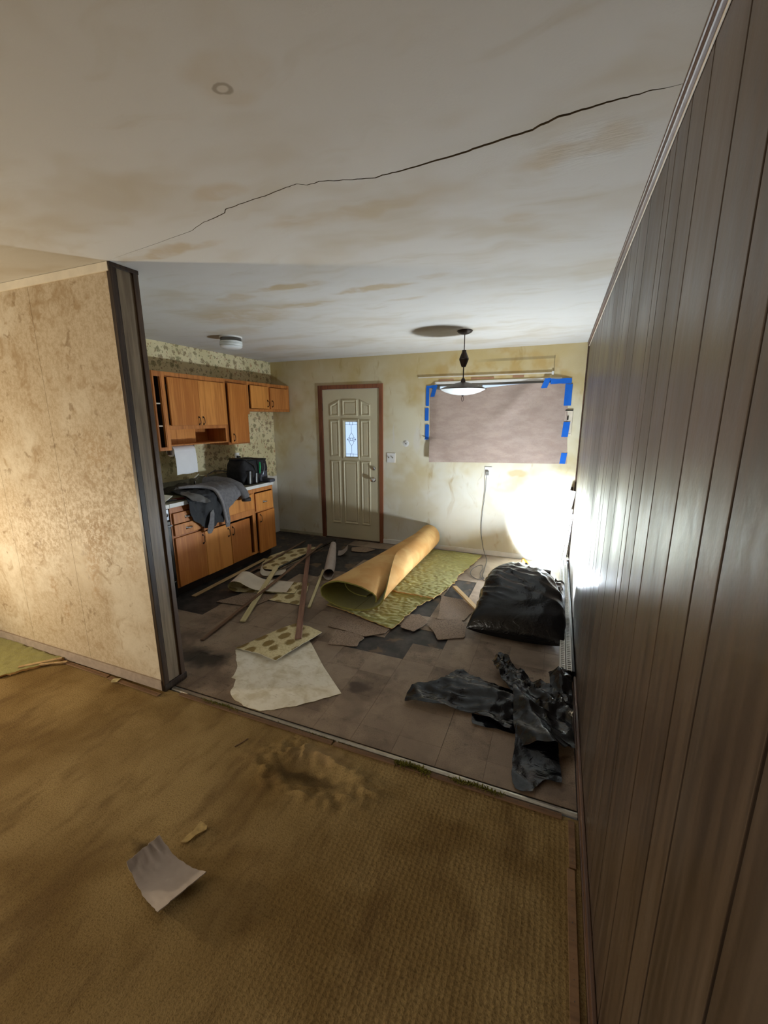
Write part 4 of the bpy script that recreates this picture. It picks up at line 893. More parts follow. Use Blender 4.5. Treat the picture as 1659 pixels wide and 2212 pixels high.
# ------------------------------------------------------------------ heater along the right wall
ht = thing('baseboard_heater', 'white slotted baseboard heater along the foot of the panelled wall', 'heater', (.17, 3.6, 0))
hx0, hx1, hz, hy0, hy1 = .128, XR-.006, .088, 2.63, 4.93
mb = MB(); mb.box(hx0+.010, hx1-.002, hy0+.02, hy1, .012, hz-.016); mb.build('core', M_BLACK, ht)
M_HEAT = plain('heater_enamel', lin(226, 226, 222), .45, vary=.06, scale=20)
for (xa, xb) in ((hx0, hx0+.006), (hx0+.026, hx0+.032), (hx0+.038, hx0+.044), (hx0+.064, hx0+.070)):
    mb = MB(); mb.box(xa, xb, hy0, hy1, hz-.010, hz); mb.build('rail', M_HEAT, ht, bevel=.001)
mb = MB(); mb.box(hx0, hx0+.004, hy0, hy1, hz-.022, hz-.0105); mb.box(hx0, hx0+.004, hy0, hy1, .004, .02); mb.build('front_rail', M_HEAT, ht, bevel=.001)
nfin = 96; fin_me = None
for i in range(nfin):
    y = hy0+.01+(hy1-hy0-.02)*i/(nfin-1); w_ = .013
    if fin_me is None:
        mb = MB(); mb.box(hx0+.006, hx0+.0262, y-w_/2, y+w_/2, hz-.006, hz-.001); mb.box(hx0+.0438, hx0+.0642, y-w_/2, y+w_/2, hz-.006, hz-.001); mb.box(hx0+.0005, hx0+.004, y-w_/2, y+w_/2, .02, hz-.022)
        o = mb.build('fin', M_HEAT, ht); fin_me = o.data; z0f = o.location.z; x0f = o.location.x
    else:
        o = bpy.data.objects.new('fin', fin_me); C.objects.link(o); o.parent = ht; o.location = (x0f, y-WO[ht.name].y, z0f)
mb = MB(); mb.box(hx0-.003, hx1, hy1, hy1+.07, 0, hz+.012); mb.build('end_box', M_HEAT, ht, bevel=.004)

# boards leaning in the corner
def lean(name, b, t_, w_, th, mat, label, cat='board', group='boards leaning in the corner'):
    mb = MB(); mb.bar(b, t_, w_, th, 0, (-.5, -1, .2)); return tag(mb.build(name, mat, bevel=.002), label, cat, group)
lean('white_board', (.040, 4.76, .062), (.193, 4.93, .87), .075, .014, M_WHITEPAINT, 'white trim board leaning in the bright corner, frontmost and widest')
lean('white_board', (.100, 4.745, .062), (.197, 4.945, .66), .036, .014, M_WHITEPAINT, 'narrow white trim board leaning between the wide board and the wall')
lean('white_board', (.152, 4.86, .105), (.196, 4.99, .60), .06, .014, plain('grey_white_board', lin(206, 206, 210), .5, vary=.05), 'short greyish white board standing nearest the panelled corner')
mb = MB(); mb.box(.175, .192, YF-.036, YF-.014, .0, .86)
for k in range(1): mb.lathe([(0, .905), (.008, .90), (.014, .88), (.014, .85), (0, .85)], (.184, YF-.034, 0), 14)
tag(mb.build('dark_trim_pole', M_TRIMV, None, True), 'dark round-topped wooden pole upright in the corner behind the white boards', 'pole')

# ------------------------------------------------------------------ work lights
wk = thing('work_light', 'small twin-head LED work light on the floor behind the full black bag', 'work light', (WL.x, WL.y, 0))
t = NT('led_panel', .4); t.emit((.86, .93, 1, 1), 6.0); t.col(lin(240, 240, 240)); M_LED = t.m
for (c_, n_, a_, b_) in ((WL, WLN, .15, .105), (WB, WBN, .08, .06)):
    Q = n_.to_track_quat('Z', 'Y').to_matrix().to_4x4(); Q.translation = c_
    mb = MB(); mb.box(-a_, a_, -b_, b_, -.04, .0, 0, Q); hd = mb.build('housing', M_BLACK, wk, bevel=.006)
    mb = MB(); mb.box(-a_+.015, a_-.015, -b_+.015, b_-.015, .0005, .003, 0, Q); mb.build('led_panel', M_LED, hd)
mb = MB(); mb.tube(smooth_path([(-.20, 4.07, .007), (-.215, 4.10, .12), (-.228, 4.10, .285), (-.21, 4.10, .30), (-.15, 4.10, .232), (-.08, 4.10, .175), (-.03, 4.11, .10), (-.02, 4.12, .007)]), .008, 8); mb.build('carry_frame', M_YELLOW, wk, True)
mb = MB(); mb.tube(smooth_path([(-.195, 4.095, .268), (-.15, 4.095, .222), (-.09, 4.095, .172)]), .0125, 8); mb.build('grip', M_BLACK, wk, True)
hl = thing('work_light', 'warm halogen work light standing on the living room floor beyond the left edge', 'work light', (HL.x, HL.y, 0))
Q = HLN.to_track_quat('Z', 'Y').to_matrix().to_4x4(); Q.translation = HL
mb = MB(); mb.box(-.10, .10, -.08, .08, -.06, .0, 0, Q); mb.build('housing', M_YELLOW, hl, bevel=.008)
t = NT('halogen_lens', .4); t.emit((1, .8, .5, 1), 6.0); M_HAL = t.m
mb = MB(); mb.box(-.08, .08, -.06, .06, .0005, .003, 0, Q); mb.build('lens', M_HAL, hl)
mb = MB()
for s_ in (-1, 1): mb.tube([(HL.x-.02, HL.y+s_*.11, HL.z-.03), (HL.x+.14, HL.y+s_*.13, .014), (HL.x-.16, HL.y+s_*.13, .014), (HL.x-.02, HL.y+s_*.11, HL.z-.03)], .008, 8)
mb.tube([(HL.x-.02, HL.y-.11, HL.z-.03), (HL.x-.02, HL.y+.11, HL.z-.03)], .008, 8); mb.build('stand', M_BLACK, hl, True)
# unseen window added behind the camera to carry the fill light
w2 = frame_of('added_window', (-3.0, YB, .9))
for (a, b, c_, d_) in ((-3.95, -3.88, .82, 2.08), (-2.12, -2.05, .82, 2.08), (-3.88, -2.12, .82, .89), (-3.88, -2.12, 2.01, 2.08)):
    mb = MB(); mb.box(a, b, YB, YB+.03, c_, d_); mb.build('window_frame', M_VINYLWIN, w2, bevel=.003)
t = NT('added_fill_pane', .3); t.emit((1, .94, .82, 1), 1.2); M_FILLPANE = t.m  # glowing pane of the added window
mb = MB(); mb.box(-3.88, -2.12, YB+.004, YB+.008, .89, 2.01); mb.build('pane', M_FILLPANE, w2)

# ------------------------------------------------------------------ carpet
def sculpt(x, y):      # tufted relief with winding grooves
    d_, _ = noise.voronoi((x*13+.6*nz(x*6, y*6), y*24+.6*nz(x*5, y*7, 2), 0))
    e = d_[1]-d_[0]
    return .006*min(1, e/.28)+.003*nz(x*3, y*3, 7)
cp = thing('green_carpet', 'olive green carpet half rolled up with its tan jute back outward', 'carpet', (-1.3, 3.9, 0))
flat = jag([(-1.80, 3.03), (-1.60, 2.985), (-1.10, 2.83), (-1.07, 3.04), (-1.04, 3.30), (-.94, 3.50), (-.93, 3.60), (-.885, 3.80), (-.845, 3.95), (-.86, 4.10), (-.83, 4.28), (-.79, 4.55), (-.74, 4.93), (-1.55, 4.98)], .03, .018, 2.0, keep=(0, 1, 13))
mb = MB(); mb.polysheet(flat, .011, lambda x, y: (x, y, .016+sculpt(x, y)+(.006*math.exp(-((y-3.50+.05*(x+1.1))/.02)**2) if x > -1.35 else 0)), .005, 0, 1); mb.build('flat_carpet', [M_PILE, M_JUTE], cp, True, angle=80)
mb = MB(); mb.sheet(lambda u, v: (-1.36+.42*u, 3.50-.05*(u*.42-.26)+.02*(v-.5)+.012*nz(u*9, v*2), .024+.012*math.sin(PI*v)*(.7+.5*nz(u*12, 1))), 30, 5, .004); mb.build('torn_seam', M_JUTE, cp, True)
def rollpt(t_, ph, k=1.0):
    """ph in degrees, -90 bottom, -180 left, -270 top, -360 right"""
    yy = 3.0+1.98*t_; W = .56-.30*min(1, t_*1.15)**.9; H = .262+.04*t_; e = .5
    W = max(W, .27); cx = -1.285-W/2-.0*t_; a = math.radians(ph)
    x = cx+W/2*k*math.cos(a); z = H/2+H/2*k*math.sin(a)
    sag = 1-.10*max(0, math.sin(a))*(1-t_)*max(0, math.cos(a-.4))
    return Vector((x, yy, .024+z*sag))
def cutang(t_): return -352+72*min(1, t_/.44)**.85
def layA(u, v):
    t_ = v; j = (.010*nz(u*30, 2.2)+.006*nz(u*80, 4))*max(0, 1-v*9)
    ph = -78+(cutang(t_)-18+78)*u
    k = 1.0-.05*max(0, (u-.86)/.14)*(t_ < .44)*(1-t_/.44) if t_ < .44 else 1.0
    p = rollpt(t_, ph, k+.008*nz(u*5, v*6, 1)); p.y += j; return p
def layB(u, v):
    t_ = v; b = max(0, 1-t_/.46); c0 = cutang(t_)
    ph = c0+(-452-c0)*u
    k = 1.006+.19*b**.7*math.exp(-u*3.0)+.008*nz(u*5+3, v*6, 1)
    p = rollpt(t_, ph, k); p.y += .012*nz(u*20, 5)*(1-min(1, v*9)); p.z = max(p.z, .022); p += Vector((.006*nz(v*60, 1)*(u < .02), 0, 0)); return p
mb = MB(); mb.sheet(layA, 72, 60, .012, 0, 1); mb.sheet(layB, 40, 60, .012, 0, 1)
def layC(u, v):   # the inner turn of the roll
    p = rollpt(.12+.88*v, -78-330*u, .72-.10*u); return p
mb.sheet(layC, 40, 24, -.010, 1, 1)
mb.build('roll', [M_JUTE, M_PILE], cp, True, angle=60)

# second piece of carpet in the living room
cp2 = thing('green_carpet', 'flat remnant of olive green carpet along the beige partition', 'carpet', (-3.8, 1.4, 0))
poly = [(-5.2, .75), (-3.22, 1.28), (-3.05, 1.585), (-5.2, 1.585)]
mb = MB(); mb.polysheet(jag(poly, .03, .006, 5, keep=(3,)), .016, lambda x, y: (x, y, .022+sculpt(x, y)), .014, 0, 1); mb.build('pile', [M_PILE, M_JUTE], cp2, True, angle=80)

# ------------------------------------------------------------------ full trash bag
fb = thing('trash_bag', 'full shiny black trash bag slumped on the floor by the panelled wall', 'trash bag', (-.18, 3.4, 0))
def lerp_tab(tab, x):
    n_ = len(tab); i = max(k for k in range(n_-1) if x >= tab[k][0] or k == 0); s_ = (x-tab[i][0])/(tab[i+1][0]-tab[i][0])
    out = []
    for q in range(1, len(tab[0])):
        b, c_ = tab[i][q], tab[i+1][q]; h = tab[i+1][0]-tab[i][0]
        m0 = (c_-tab[i-1][q])/(tab[i+1][0]-tab[i-1][0])*h if i > 0 else c_-b
        m1 = (tab[i+2][q]-b)/(tab[i+2][0]-tab[i][0])*h if i+2 < n_ else c_-b
        out.append((2*s_**3-3*s_**2+1)*b+(s_**3-2*s_**2+s_)*m0+(-2*s_**3+3*s_**2)*c_+(s_**3-s_**2)*m1)
    return out
#        t    y     cx    halfw  ztop  zbot  pow
BT = [(0.00, 2.995, -.195, .350, .058, .050, 1.0), (.05, 3.005, -.192, .347, .105, .018, .95), (.14, 3.05, -.185, .338, .190, .006, .85), (.30, 3.16, -.178, .322, .290, .003, .75), (.48, 3.31, -.178, .302, .360, .003, .70), (.64, 3.46, -.188, .275, .395, .003, .70), (.80, 3.61, -.205, .230, .392, .03, .75), (.91, 3.71, -.225, .160, .345, .11, .85), (1.0, 3.77, -.245, .06, .30, .23, 1.0)]
def bagpt(u, v):
    yc, cx, hw, zt, zb, pw = lerp_tab(BT, v); a = 2*PI*u; c_, s_ = math.cos(a), math.sin(a)
    x = cx+hw*math.copysign(abs(c_)**pw, c_); zc = (zt+zb)/2; z = zc+(zt-zb)/2*math.copysign(abs(s_)**.8, s_)
    y = yc+.05*(s_)*(v-.1)
    amp = .030*min(1, v*4)*min(1, (1.02-v)*5)
    wr = nz(x*3.1+y, y*3.4, z*3+1.3)*.8+ridged(x*3.2+2.5*nz(y*3, z*3), y*6+2*z, 5)*.28+ridged(x*7+z*4, y*8-x*5, 9)*.16+nz(x*12, y*14, z*12)*.12
    ka = math.atan2(x+.20, 3.86-y); kd = math.hypot(x+.20, y-3.86)
    wr += .50*max(0, ridged(ka*3.2+1.1*nz(kd*4, 2), kd*1.2, 3))**2*sst(.25, .6, v)+.28*ridged(ka*6+nz(kd*5, 5), kd*1.6, 8)*sst(.3, .7, v)
    wr += .40*max(0, ridged(x*1.8+.5, y*11+z*8+x*4, 6))**3*sst(.2, .4, v)*sst(.8, .55, v)*sst(.1, -.3, x)
    nrm = Vector((c_*.8, .25*(v-.6), s_)).normalized()
    p = Vector((x, y, z))+nrm*amp*wr*(1 if s_ > -.2 else .3)
    p.z = max(p.z, .004); p.x = min(p.x, .168 if p.z < .10 else .205); return p
mb = MB(); NU, NV = 120, 110
vs = [bagpt(i/NU, j/NV) for j in range(NV+1) for i in range(NU)]
fs = [(j*NU+i, j*NU+(i+1) % NU, (j+1)*NU+(i+1) % NU, (j+1)*NU+i) for j in range(NV) for i in range(NU)]+[tuple(range(NU)), tuple(NV*NU+i for i in range(NU))]
mb.add(vs, fs); mb.build('body', M_FILM, fb, True, angle=75)
def flap(u, v):
    x = .07+.11*v+.02*math.sin(v*4)+.012*nz(u*4, v*3, 2); y = 3.66-.30*u-.05*v+.02*nz(u*3, v*5, 6); z = .30-.03*u-.16*v*v+.02*ridged(u*3, v*3, 3)-.06*u*v
    return (min(x, XR-.012), y, z)
mb = MB(); mb.sheet(flap, 26, 22, .0015); mb.build('loose_flap', M_FILM, fb, True, angle=70)
mb = MB()
mb.lathe([(0, .0), (.03, .004), (.022, .03), (.03, .05), (.018, .07), (0, .06)], (-.25, 3.79, .27), 12); mb.build('knot', M_FILM, fb, True)

# ------------------------------------------------------------------ empty crumpled bag
eb = thing('trash_bag', 'empty crumpled black trash bag spread flat near the metal threshold', 'trash bag', (-.15, 2.1, 0))
def crumple(base, amp, seed, fx=5.0, fy=5.0, rot=0.0):
    c_, s_ = math.cos(rot), math.sin(rot)
    def f(x, y):
        a, b = x*c_+y*s_, -x*s_+y*c_
        h = amp*(.62*max(0, ridged(a*fx, b*fy, seed))+.28*max(0, ridged(a*fx*2.6, b*fy*2.6, seed+2))+.12*nz(a*fx*6, b*fy*6, seed))
        bs = base(x, y) if callable(base) else base
        return (min(x, XR-.024), y, max(.003, bs+h))
    return f
pieces = [([(-.71, 2.04), (-.725, 2.12), (-.70, 2.19), (-.57, 2.25), (-.48, 2.45), (-.36, 2.41), (-.25, 2.36), (-.12, 2.36), (-.06, 2.2), (-.10, 2.02), (-.32, 2.09)], lambda x, y: .01+.045*max(0, 1-abs(y-2.27+(x+.4)*.05)/.16)*max(0, min(1, (x+.72)/.3)), .05, 1.0, 3.2, 7.0, .25),
          ([(-.29, 2.60), (-.26, 2.67), (-.22, 2.66), (-.05, 2.50), (.08, 2.40), (.19, 2.36), (.19, 2.14), (-.02, 2.2), (-.18, 2.34)], lambda x, y: .03, .085, 4.0, 8.5, 5.5, .6),
          ([(-.13, 2.32), (-.02, 2.30), (.19, 2.16), (.20, 1.99), (.15, 1.93), (.10, 1.92), (-.06, 1.93), (-.10, 2.05)], lambda x, y: .025+.07*max(0, 1-abs((x+.05)+(y-2.2)*.55)/.14), .04, 7.0, 3.5, 6, -.7),
          ([(.07, 2.50), (.06, 2.60), (.13, 2.66), (.19, 2.62), (.195, 2.30), (.10, 2.34)], lambda x, y: .03+.08*max(0, 1-math.hypot(x-.13, y-2.55)/.12), .05, 9.0, 8, 8, .2),
          ([(-.33, 2.10), (-.31, 2.02), (-.09, 2.02), (-.05, 2.12)], lambda x, y: .006, .012, 12.0, 6, 6, 0),
          ([(-.085, 2.05), (-.075, 1.74), (-.055, 1.685), (-.03, 1.678), (.02, 1.685), (.045, 1.74), (.075, 1.775), (.14, 1.785), (.125, 1.93), (.12, 2.02)], lambda x, y: .008+.05*max(0, (y-1.85)/.2), .016, 15.0, 6, 5, .4)]
mb = MB()
for (pg, bs, am, sd, fx, fy, ro) in pieces: mb.polysheet(jag(pg, .02, .008, sd), .011, crumple(bs, am, sd, fx, fy, ro), .0012)
mb.build('crumpled_film', M_FILM, eb, True, angle=60)

# ------------------------------------------------------------------ sticks and laths
def stick(name, p, q, w_, h_, mat, label, cat='wood strip', group='loose wood strips on the kitchen floor', mitre=0.0):
    p = Vector(p); q = Vector(q); d_ = q-p; L_ = d_.length
    mb = MB(); vs = [(x, y, z) for x in (0, 1) for y in (-w_/2, w_/2) for z in (0, h_)]
    vs = [((x*L_)+(mitre*y if x else -mitre*y), y, z) for x, y, z in vs]
    mb.add(vs, [(0, 1, 3, 2), (4, 6, 7, 5), (0, 4, 5, 1), (2, 3, 7, 6), (0, 2, 6, 4), (1, 5, 7, 3)])
    me = bpy.data.meshes.new(name); me.from_pydata(mb.v, [], mb.f); me.materials.append(mat)
    bm = bmesh.new(); bm.from_mesh(me); bmesh.ops.recalc_face_normals(bm, faces=bm.faces); bmesh.ops.bevel(bm, geom=list(bm.edges), offset=.002, segments=1, affect='EDGES'); bm.to_mesh(me); bm.free()
    o = bpy.data.objects.new(name, me); C.objects.link(o); o.location = p
    o.rotation_euler = (0, -math.asin(d_.z/L_), math.atan2(d_.y, d_.x)); WO[o.name] = p
    return tag(o, label, cat, group)
stick('wood_lath', (-1.665, 2.375, .045), (-2.86, 4.44, .052), .048, .010, M_PINKW, 'long rusty brown lath with its near end on the oval-patterned vinyl flap', mitre=.2)
stick('wood_lath', (-2.375, 2.15, .002), (-2.655, 4.40, .095), .030, .012, M_BROWNW, 'longest thin dark brown strip running from near the partition towards the door')
stick('wood_stick', (-2.29, 2.50, .002), (-2.76, 3.62, .050), .046, .016, M_CREAMW, 'thick cream-painted stick lying under the long dark strip')
stick('wood_stick', (-1.925, 2.935, .001), (-2.27, 3.78, .012), .026, .014, M_CREAMW, 'thin cream-painted stick between the rusty lath and the grey vinyl tube')
stick('wood_lath', (-3.075, 2.74, .001), (-3.125, 3.88, .004), .048, .010, M_PALEW, 'pale lath lying along the foot of the base cabinets')
stick('metal_strip', (-2.745, 3.57, .03), (-2.70, 4.82, .022), .032, .012, M_BLACK, 'glossy dark strip along the edge of the folded patterned vinyl')
stick('wood_lath', (-2.96, 3.36, .022), (-3.05, 4.62, .030), .026, .010, M_BROWNW, 'brown lath lying across the folded patterned vinyl by the cabinets')
stick('wood_stick', (-.830, 3.85, .013), (-.50, 3.375, .013), .044, .018, M_PALEW, 'pale yellow stick between the green carpet and the full black bag')

# ------------------------------------------------------------------ torn sheet vinyl
vb = thing('vinyl_sheet', 'large torn vinyl sheet felt side up with an oval-patterned flap folded over', 'vinyl sheet', (-1.6, 2.1, 0))
low = jag([(-2.05, 2.14), (-1.93, 2.02), (-1.89, 1.98), (-1.86, 1.93), (-1.84, 1.86), (-1.80, 1.86), (-1.77, 1.81), (-1.745, 1.75), (-1.67, 1.70), (-1.58, 1.672), (-1.46, 1.675), (-1.29, 1.79), (-1.10, 1.99), (-1.35, 2.20), (-1.58, 2.42), (-1.86, 2.62)], .018, .010, 3, keep=(12, 13, 14))
mb = MB(); mb.polysheet(low, .014, lambda x, y: (x, y, .004+.006*max(0, nz(x*3, y*3, 1))), .0025, 0, 1); mb.build('felt_side', [M_FELT, M_OVAL], vb, True, angle=70)
FA, FB = Vector((-2.06, 2.15)), Vector((-1.87, 2.65)); FN = Vector((FB-FA).yx); FN = Vector((FN.x, -FN.y)).normalized()
def flapz(x, y):
    d_ = (Vector((x, y))-FA).dot(FN); return (x, y, .009+.030*min(1, max(0, d_)/.25)**.7+.004*nz(x*6, y*6, 3))
mb = MB(); mb.polysheet(jag([(-2.06, 2.15), (-1.97, 2.41), (-1.87, 2.64), (-1.72, 2.60), (-1.56, 2.545), (-1.61, 2.34), (-1.655, 2.09), (-1.80, 2.12), (-1.93, 2.135)], .02, .008, 6), .013, flapz, .0025, 0, 1); mb.build('patterned_flap', [M_OVAL, M_FELT], vb, True, angle=70)

def curl(name, prof, y0, y1, mats, label, rot=0.0, shift=(0, 0), n_=60, taper=0.0, th=.0025):
    """profile (x,z) swept along y; mats[0] is the outside of the profile"""
    c_, s_ = math.cos(rot), math.sin(rot); path = smooth_path([(a, 0, b) for a, b in prof], 6)
    def f(u, v):
        k = u*(len(path)-1); i = min(int(k), len(path)-2); p = path[i].lerp(path[i+1], k-i); y = (y0+(y1-y0)*v)*(1-taper*u)
        return (p.x*c_-y*s_+shift[0], p.x*s_+y*c_+shift[1], p.z+.008+.002*nz(p.x*8, y*8))
    mb = MB(); mb.sheet(f, len(path)-1, 12, th, 0, 1)
    return tag(mb.build(name, mats, None, True, angle=70), label, 'vinyl sheet', 'torn vinyl pieces on the kitchen floor')
curl('vinyl_scrap', [(.34, .006), (.1, .006), (-.12, .006), (-.24, .012), (-.30, .035), (-.31, .075), (-.27, .112), (-.20, .110), (-.12, .065), (-.04, .034), (.1, .02), (.26, .015)], -.15, .12, [M_FELT2, M_OVAL], 'pale vinyl strip curled into a loop beside the cream stick', .32, (-2.58, 3.17))
curl('vinyl_scrap', [(-.12, .10), (-.13, .05), (-.10, .012), (0, .006), (.12, .02)], -.06, .08, [M_FELT2, M_FELT2], 'small cupped cream vinyl scrap behind the curled strip', .5, (-2.72, 3.50))
def flatvin(name, poly, mats, label, seed, lift=.006, cut=.016):
    mb = MB(); mb.polysheet(jag(poly, .025, .012, seed), cut, lambda x, y: (x, y, .006+lift*(1+nz(x*3.5, y*3.5, seed))), .0025, 0, 1)
    return tag(mb.build(name, mats, None, True, angle=70), label, 'vinyl sheet', 'torn vinyl pieces on the kitchen floor')
flatvin('vinyl_scrap', [(-2.36, 2.93), (-2.04, 2.95), (-2.10, 3.15), (-2.22, 3.42), (-2.40, 3.36)], [M_OVAL, M_FELT2], 'flat oval-patterned vinyl scrap crossed by the rusty lath', 11, .003)
flatvin('vinyl_scrap', [(-2.98, 3.55), (-3.13, 3.98), (-3.10, 4.2), (-2.98, 4.36), (-2.84, 4.46), (-2.76, 4.48), (-2.72, 4.1), (-2.74, 3.60)], [M_OVAL, M_FELT2], 'long buckled oval-patterned vinyl piece near the base cabinets', 14, .010)
# rolled tube of vinyl with a flared end
vt = thing('vinyl_tube', 'mauve-grey vinyl piece rolled into a tube left of the carpet roll', 'vinyl sheet', (-2.3, 4.0, 0))
A_, B_ = Vector((-2.115, 3.62, 0)), Vector((-2.50, 4.42, 0)); D_ = (B_-A_).normalized(); N_ = Vector((D_.y, -D_.x, 0))
def vtube(u, v):
    r_ = .056+.008*math.sin(v*3)-.022*v; th = -PI/2+(2*PI*1.25-1.1*v)*u; sp = 1-.16*u+.0*v
    wing = max(0, (u-.8)/.2)*v
    c_ = A_+D_*(.02+.86*v-.10*u*(1-v))
    zc = r_+.004+.07*v*v
    return c_+N_*(math.cos(th)*r_*sp*(1+.9*wing))+Vector((0, 0, max(.004, zc+math.sin(th)*r_*sp)))
mb = MB(); mb.sheet(vtube, 60, 24, .0025, 0, 0); mb.build('rolled_sheet', M_FELT3, vt, True, angle=70)
mb = MB(); mb.sheet(lambda u, v: (B_-D_*.15+N_*(.06+.12*u)+D_*(.2*v-.1*u)+Vector((0, 0, .010+.10*u*u))), 10, 10, .0025); mb.build('flared_edge', M_FELT3, vt, True)

# broken tile backing / fibreboard pieces
FBD = [([(-1.46, 2.46), (-1.25, 2.51), (-1.262, 2.58), (-1.25, 2.64), (-1.31, 2.67), (-1.50, 2.67)], 'square brown fibreboard piece in front of the green carpet corner'),
       ([(-1.60, 2.70), (-1.25, 2.66), (-1.13, 2.76), (-1.12, 2.84), (-1.47, 2.92), (-1.64, 2.90)], 'broken brown fibreboard piece under the near edge of the green carpet'),
       ([(-1.05, 2.89), (-.93, 2.86), (-.89, 2.95), (-.87, 3.07), (-.93, 3.12), (-.98, 3.18), (-1.04, 3.1)], 'torn brown fibreboard piece right beside the green carpet corner'),
       ([(-.85, 3.0), (-.78, 2.92), (-.72, 2.82), (-.54, 2.92), (-.56, 3.1), (-.62, 3.19), (-.82, 3.12)], 'curved brown fibreboard piece nearest the full black bag'),
       ([(-.90, 3.62), (-.86, 3.40), (-.82, 3.2), (-.84, 3.14), (-.60, 3.2), (-.55, 3.45), (-.70, 3.60)], 'large brown fibreboard piece under the pale yellow stick'),
       ([(-2.30, 4.52), (-2.12, 4.55), (-2.05, 4.70), (-2.25, 4.76), (-2.36, 4.66)], 'small tan fibreboard scrap on the dark floor near the door'),
       ([(-2.78, 2.72), (-2.42, 2.76), (-2.34, 2.98), (-2.62, 3.08)], 'brown fibreboard piece beneath the curled pale vinyl strip')]
for i, (pg, lb) in enumerate(FBD):
    tx, ty = random.uniform(-.02, .02), random.uniform(-.02, .02); cx = sum(p[0] for p in pg)/len(pg); cy = sum(p[1] for p in pg)/len(pg); zz = .0055+.0045*(i in (3, 2))
    mb = MB(); mb.polysheet(jag(pg, .02, .007, i*5.0), .018, lambda x, y: (x, y, zz+max(0, (x-cx)*tx+(y-cy)*ty+.004)), .0045)
    tag(mb.build('fibreboard_piece', M_BOARD, None, True, angle=40), lb, 'board piece', 'broken fibreboard pieces on the floor')

# ------------------------------------------------------------------ threshold, tack strips, tufts
mb = MB(); mb.prism([(1.628, -.003), (1.634, .008), (1.645, .0115), (1.656, .008), (1.666, -.003)], XR-.022+2.10, lambda a, b, c_: (-2.10+c_, a, b))
tag(mb.build('metal_threshold', M_ALU, None, True, angle=25), 'worn metal threshold strip between the kitchen floor and the carpet pad', 'threshold')
def tack(p, q, w_, label, z=.010, mat=None):
    mb = MB(); mb.bar((p[0], p[1], z+.003), (q[0], q[1], z+.003), w_, .007); o = mb.build('wood', mat or M_TACK, None, bevel=.001)
    r_ = thing('tack_strip', label, 'tack strip', ((p[0]+q[0])/2, (p[1]+q[1])/2, z), 'carpet tack strips')
    attach(o, r_)
    m2 = MB(); d_ = Vector((q[0]-p[0], q[1]-p[1], 0)); k = int(d_.length/.05)
    for i in range(k):
        c_ = Vector((p[0], p[1], z+.0065))+d_*((i+.5)/max(k, 1)); m2.lathe([(.0012, 0), (0, .005)], c_, 5)
    if k: m2.build('tacks', M_STEEL, r_, kind='stuff')
tack((-2.00, 1.607), (-.95, 1.607), .024, 'tack strip along the left part of the metal threshold')
tack((-.94, 1.607), (.14, 1.607), .024, 'tack strip along the right part of the metal threshold')
tack((-3.05, 1.566), (-2.58, 1.566), .024, 'tack strip along the partition foot beside the green carpet remnant')
tack((-2.565, 1.560), (-2.11, 1.552), .026, 'tack strip along the partition foot near its dark end')
tack((.176, 1.60), (.176, 1.40), .024, 'short tack strip by the panelled wall next to the threshold')
tack((.170, 1.392), (.172, .30), .026, 'long tack strip along the panelled wall in the living room')
tack((-3.215, 1.395), (-3.06, 1.575), .022, 'loose tack strip lying slantwise on the corner of the green remnant', .026, M_PALEW)
tack((-3.12, 1.47), (-2.985, 1.562), .016, 'thin splinter of tack strip leaning against the partition foot', .024, M_PALEW)
mb = MB(); mb.polysheet(jag([(-2.51, 1.55), (-2.47, 1.575), (-2.46, 1.54), (-2.49, 1.52)], .012, .006, 1), .008, lambda x, y: (x, y, .024+.01*nz(x*20, y*20)), .003); tag(mb.build('foam_scrap', M_CREAMW), 'small yellowish foam scrap on the tack strip at the partition foot', 'scrap')
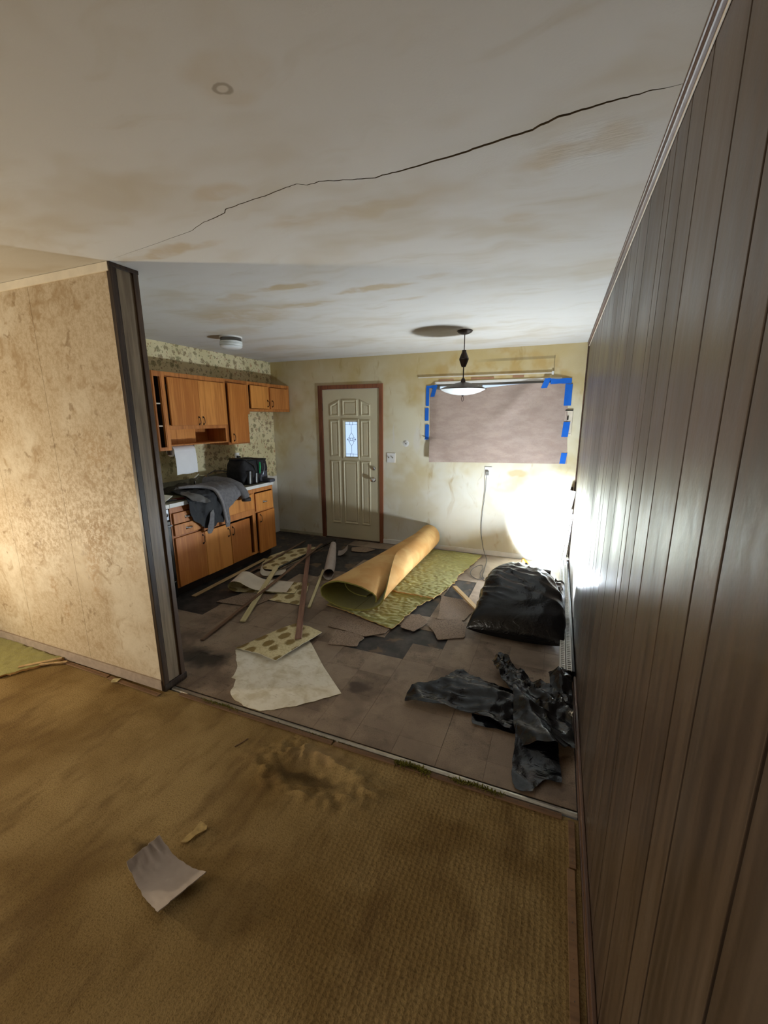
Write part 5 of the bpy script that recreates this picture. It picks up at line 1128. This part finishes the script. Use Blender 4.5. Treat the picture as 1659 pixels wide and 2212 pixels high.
# carpet fibres left at the threshold
def tuft(name, x0, x1, y0, n_, h_, label):
    mb = MB(); rr = random.Random(int(x0*1000))
    for i in range(n_):
        u = rr.random(); x = x0+(x1-x0)*u; y = y0+rr.gauss(0, .007)-.004*math.sin(u*9); e = min(1, u*6, (1-u)*6); hh = h_*rr.uniform(.4, 1)*(.3+.7*e); a = rr.random()*2*PI; l = hh*.9
        p = Vector((x, y, .010)); q = p+Vector((math.cos(a)*l, math.sin(a)*l*.6, hh)); w_ = Vector((-math.sin(a), math.cos(a), 0))*.0016
        mid = p.lerp(q, .55)+Vector((0, 0, hh*.25))
        mb.add([p-w_, p+w_, mid+w_, mid-w_, q], [(0, 1, 2, 3), (3, 2, 4)])
    o = mb.build(name, M_TUFT, kind='stuff'); return tag(o, label, 'carpet fibre')
M_TUFT = plain('olive_fibre', lin(120, 116, 40), .9, vary=.35, scale=60)
tuft('carpet_fibres', -.62, -.42, 1.612, 900, .020, 'thick clump of olive carpet fibre on the threshold left of the empty bag')
tuft('carpet_fibres', -.36, -.08, 1.618, 800, .015, 'olive carpet fibre along the threshold in front of the empty bag')
tuft('carpet_fibres', -1.86, -1.52, 1.616, 700, .012, 'olive carpet fibre fringe on the threshold before the large vinyl sheet')
tuft('carpet_fibres', -1.42, -.75, 1.614, 600, .007, 'short olive carpet fibre stubble along the middle of the threshold')

# ------------------------------------------------------------------ scraps on the carpet pad
def cpap(u, v):
    c00, c10, c11, c01 = Vector((-1.325, .762)), Vector((-1.105, .705)), Vector((-1.045, .855)), Vector((-1.290, .872))
    q = c00.lerp(c10, u).lerp(c01.lerp(c11, u), v)+Vector((.006*nz(u*9, v*9), .006*nz(v*9, u*9, 2)))
    z = .018+.050*(abs(u-.52)/.5)**2*(1.1-.5*u)+.012*v
    return (q.x, q.y, z)
mb = MB(); mb.sheet(cpap, 26, 20, .003, 0, 0); tag(mb.build('vinyl_scrap', M_FELT3, None, True), 'curled grey vinyl square lying alone on the brown carpet pad', 'vinyl sheet')
mb = MB(); mb.polysheet(jag([(-1.250, .925), (-1.225, .935), (-1.215, .972), (-1.195, 1.004), (-1.205, 1.018), (-1.245, 1.022), (-1.24, .985), (-1.25, .955)], .01, .003, 8), .006, lambda x, y: (x, y, .016+.003*nz(x*30, y*30)), .005)
tag(mb.build('wood_chip', plain('yellowish_scrap', lin(190, 164, 110), .8, vary=.2, scale=50), None, True), 'small yellowish scrap just behind the curled grey vinyl square', 'scrap')
mb = MB(); mb.tube([(-1.40, 1.40, .012), (-1.385, 1.43, .013), (-1.375, 1.47, .012)], .003, 6); tag(mb.build('splinter', M_BROWNW, None, True), 'short brown splinter on the carpet pad near the threshold', 'splinter')
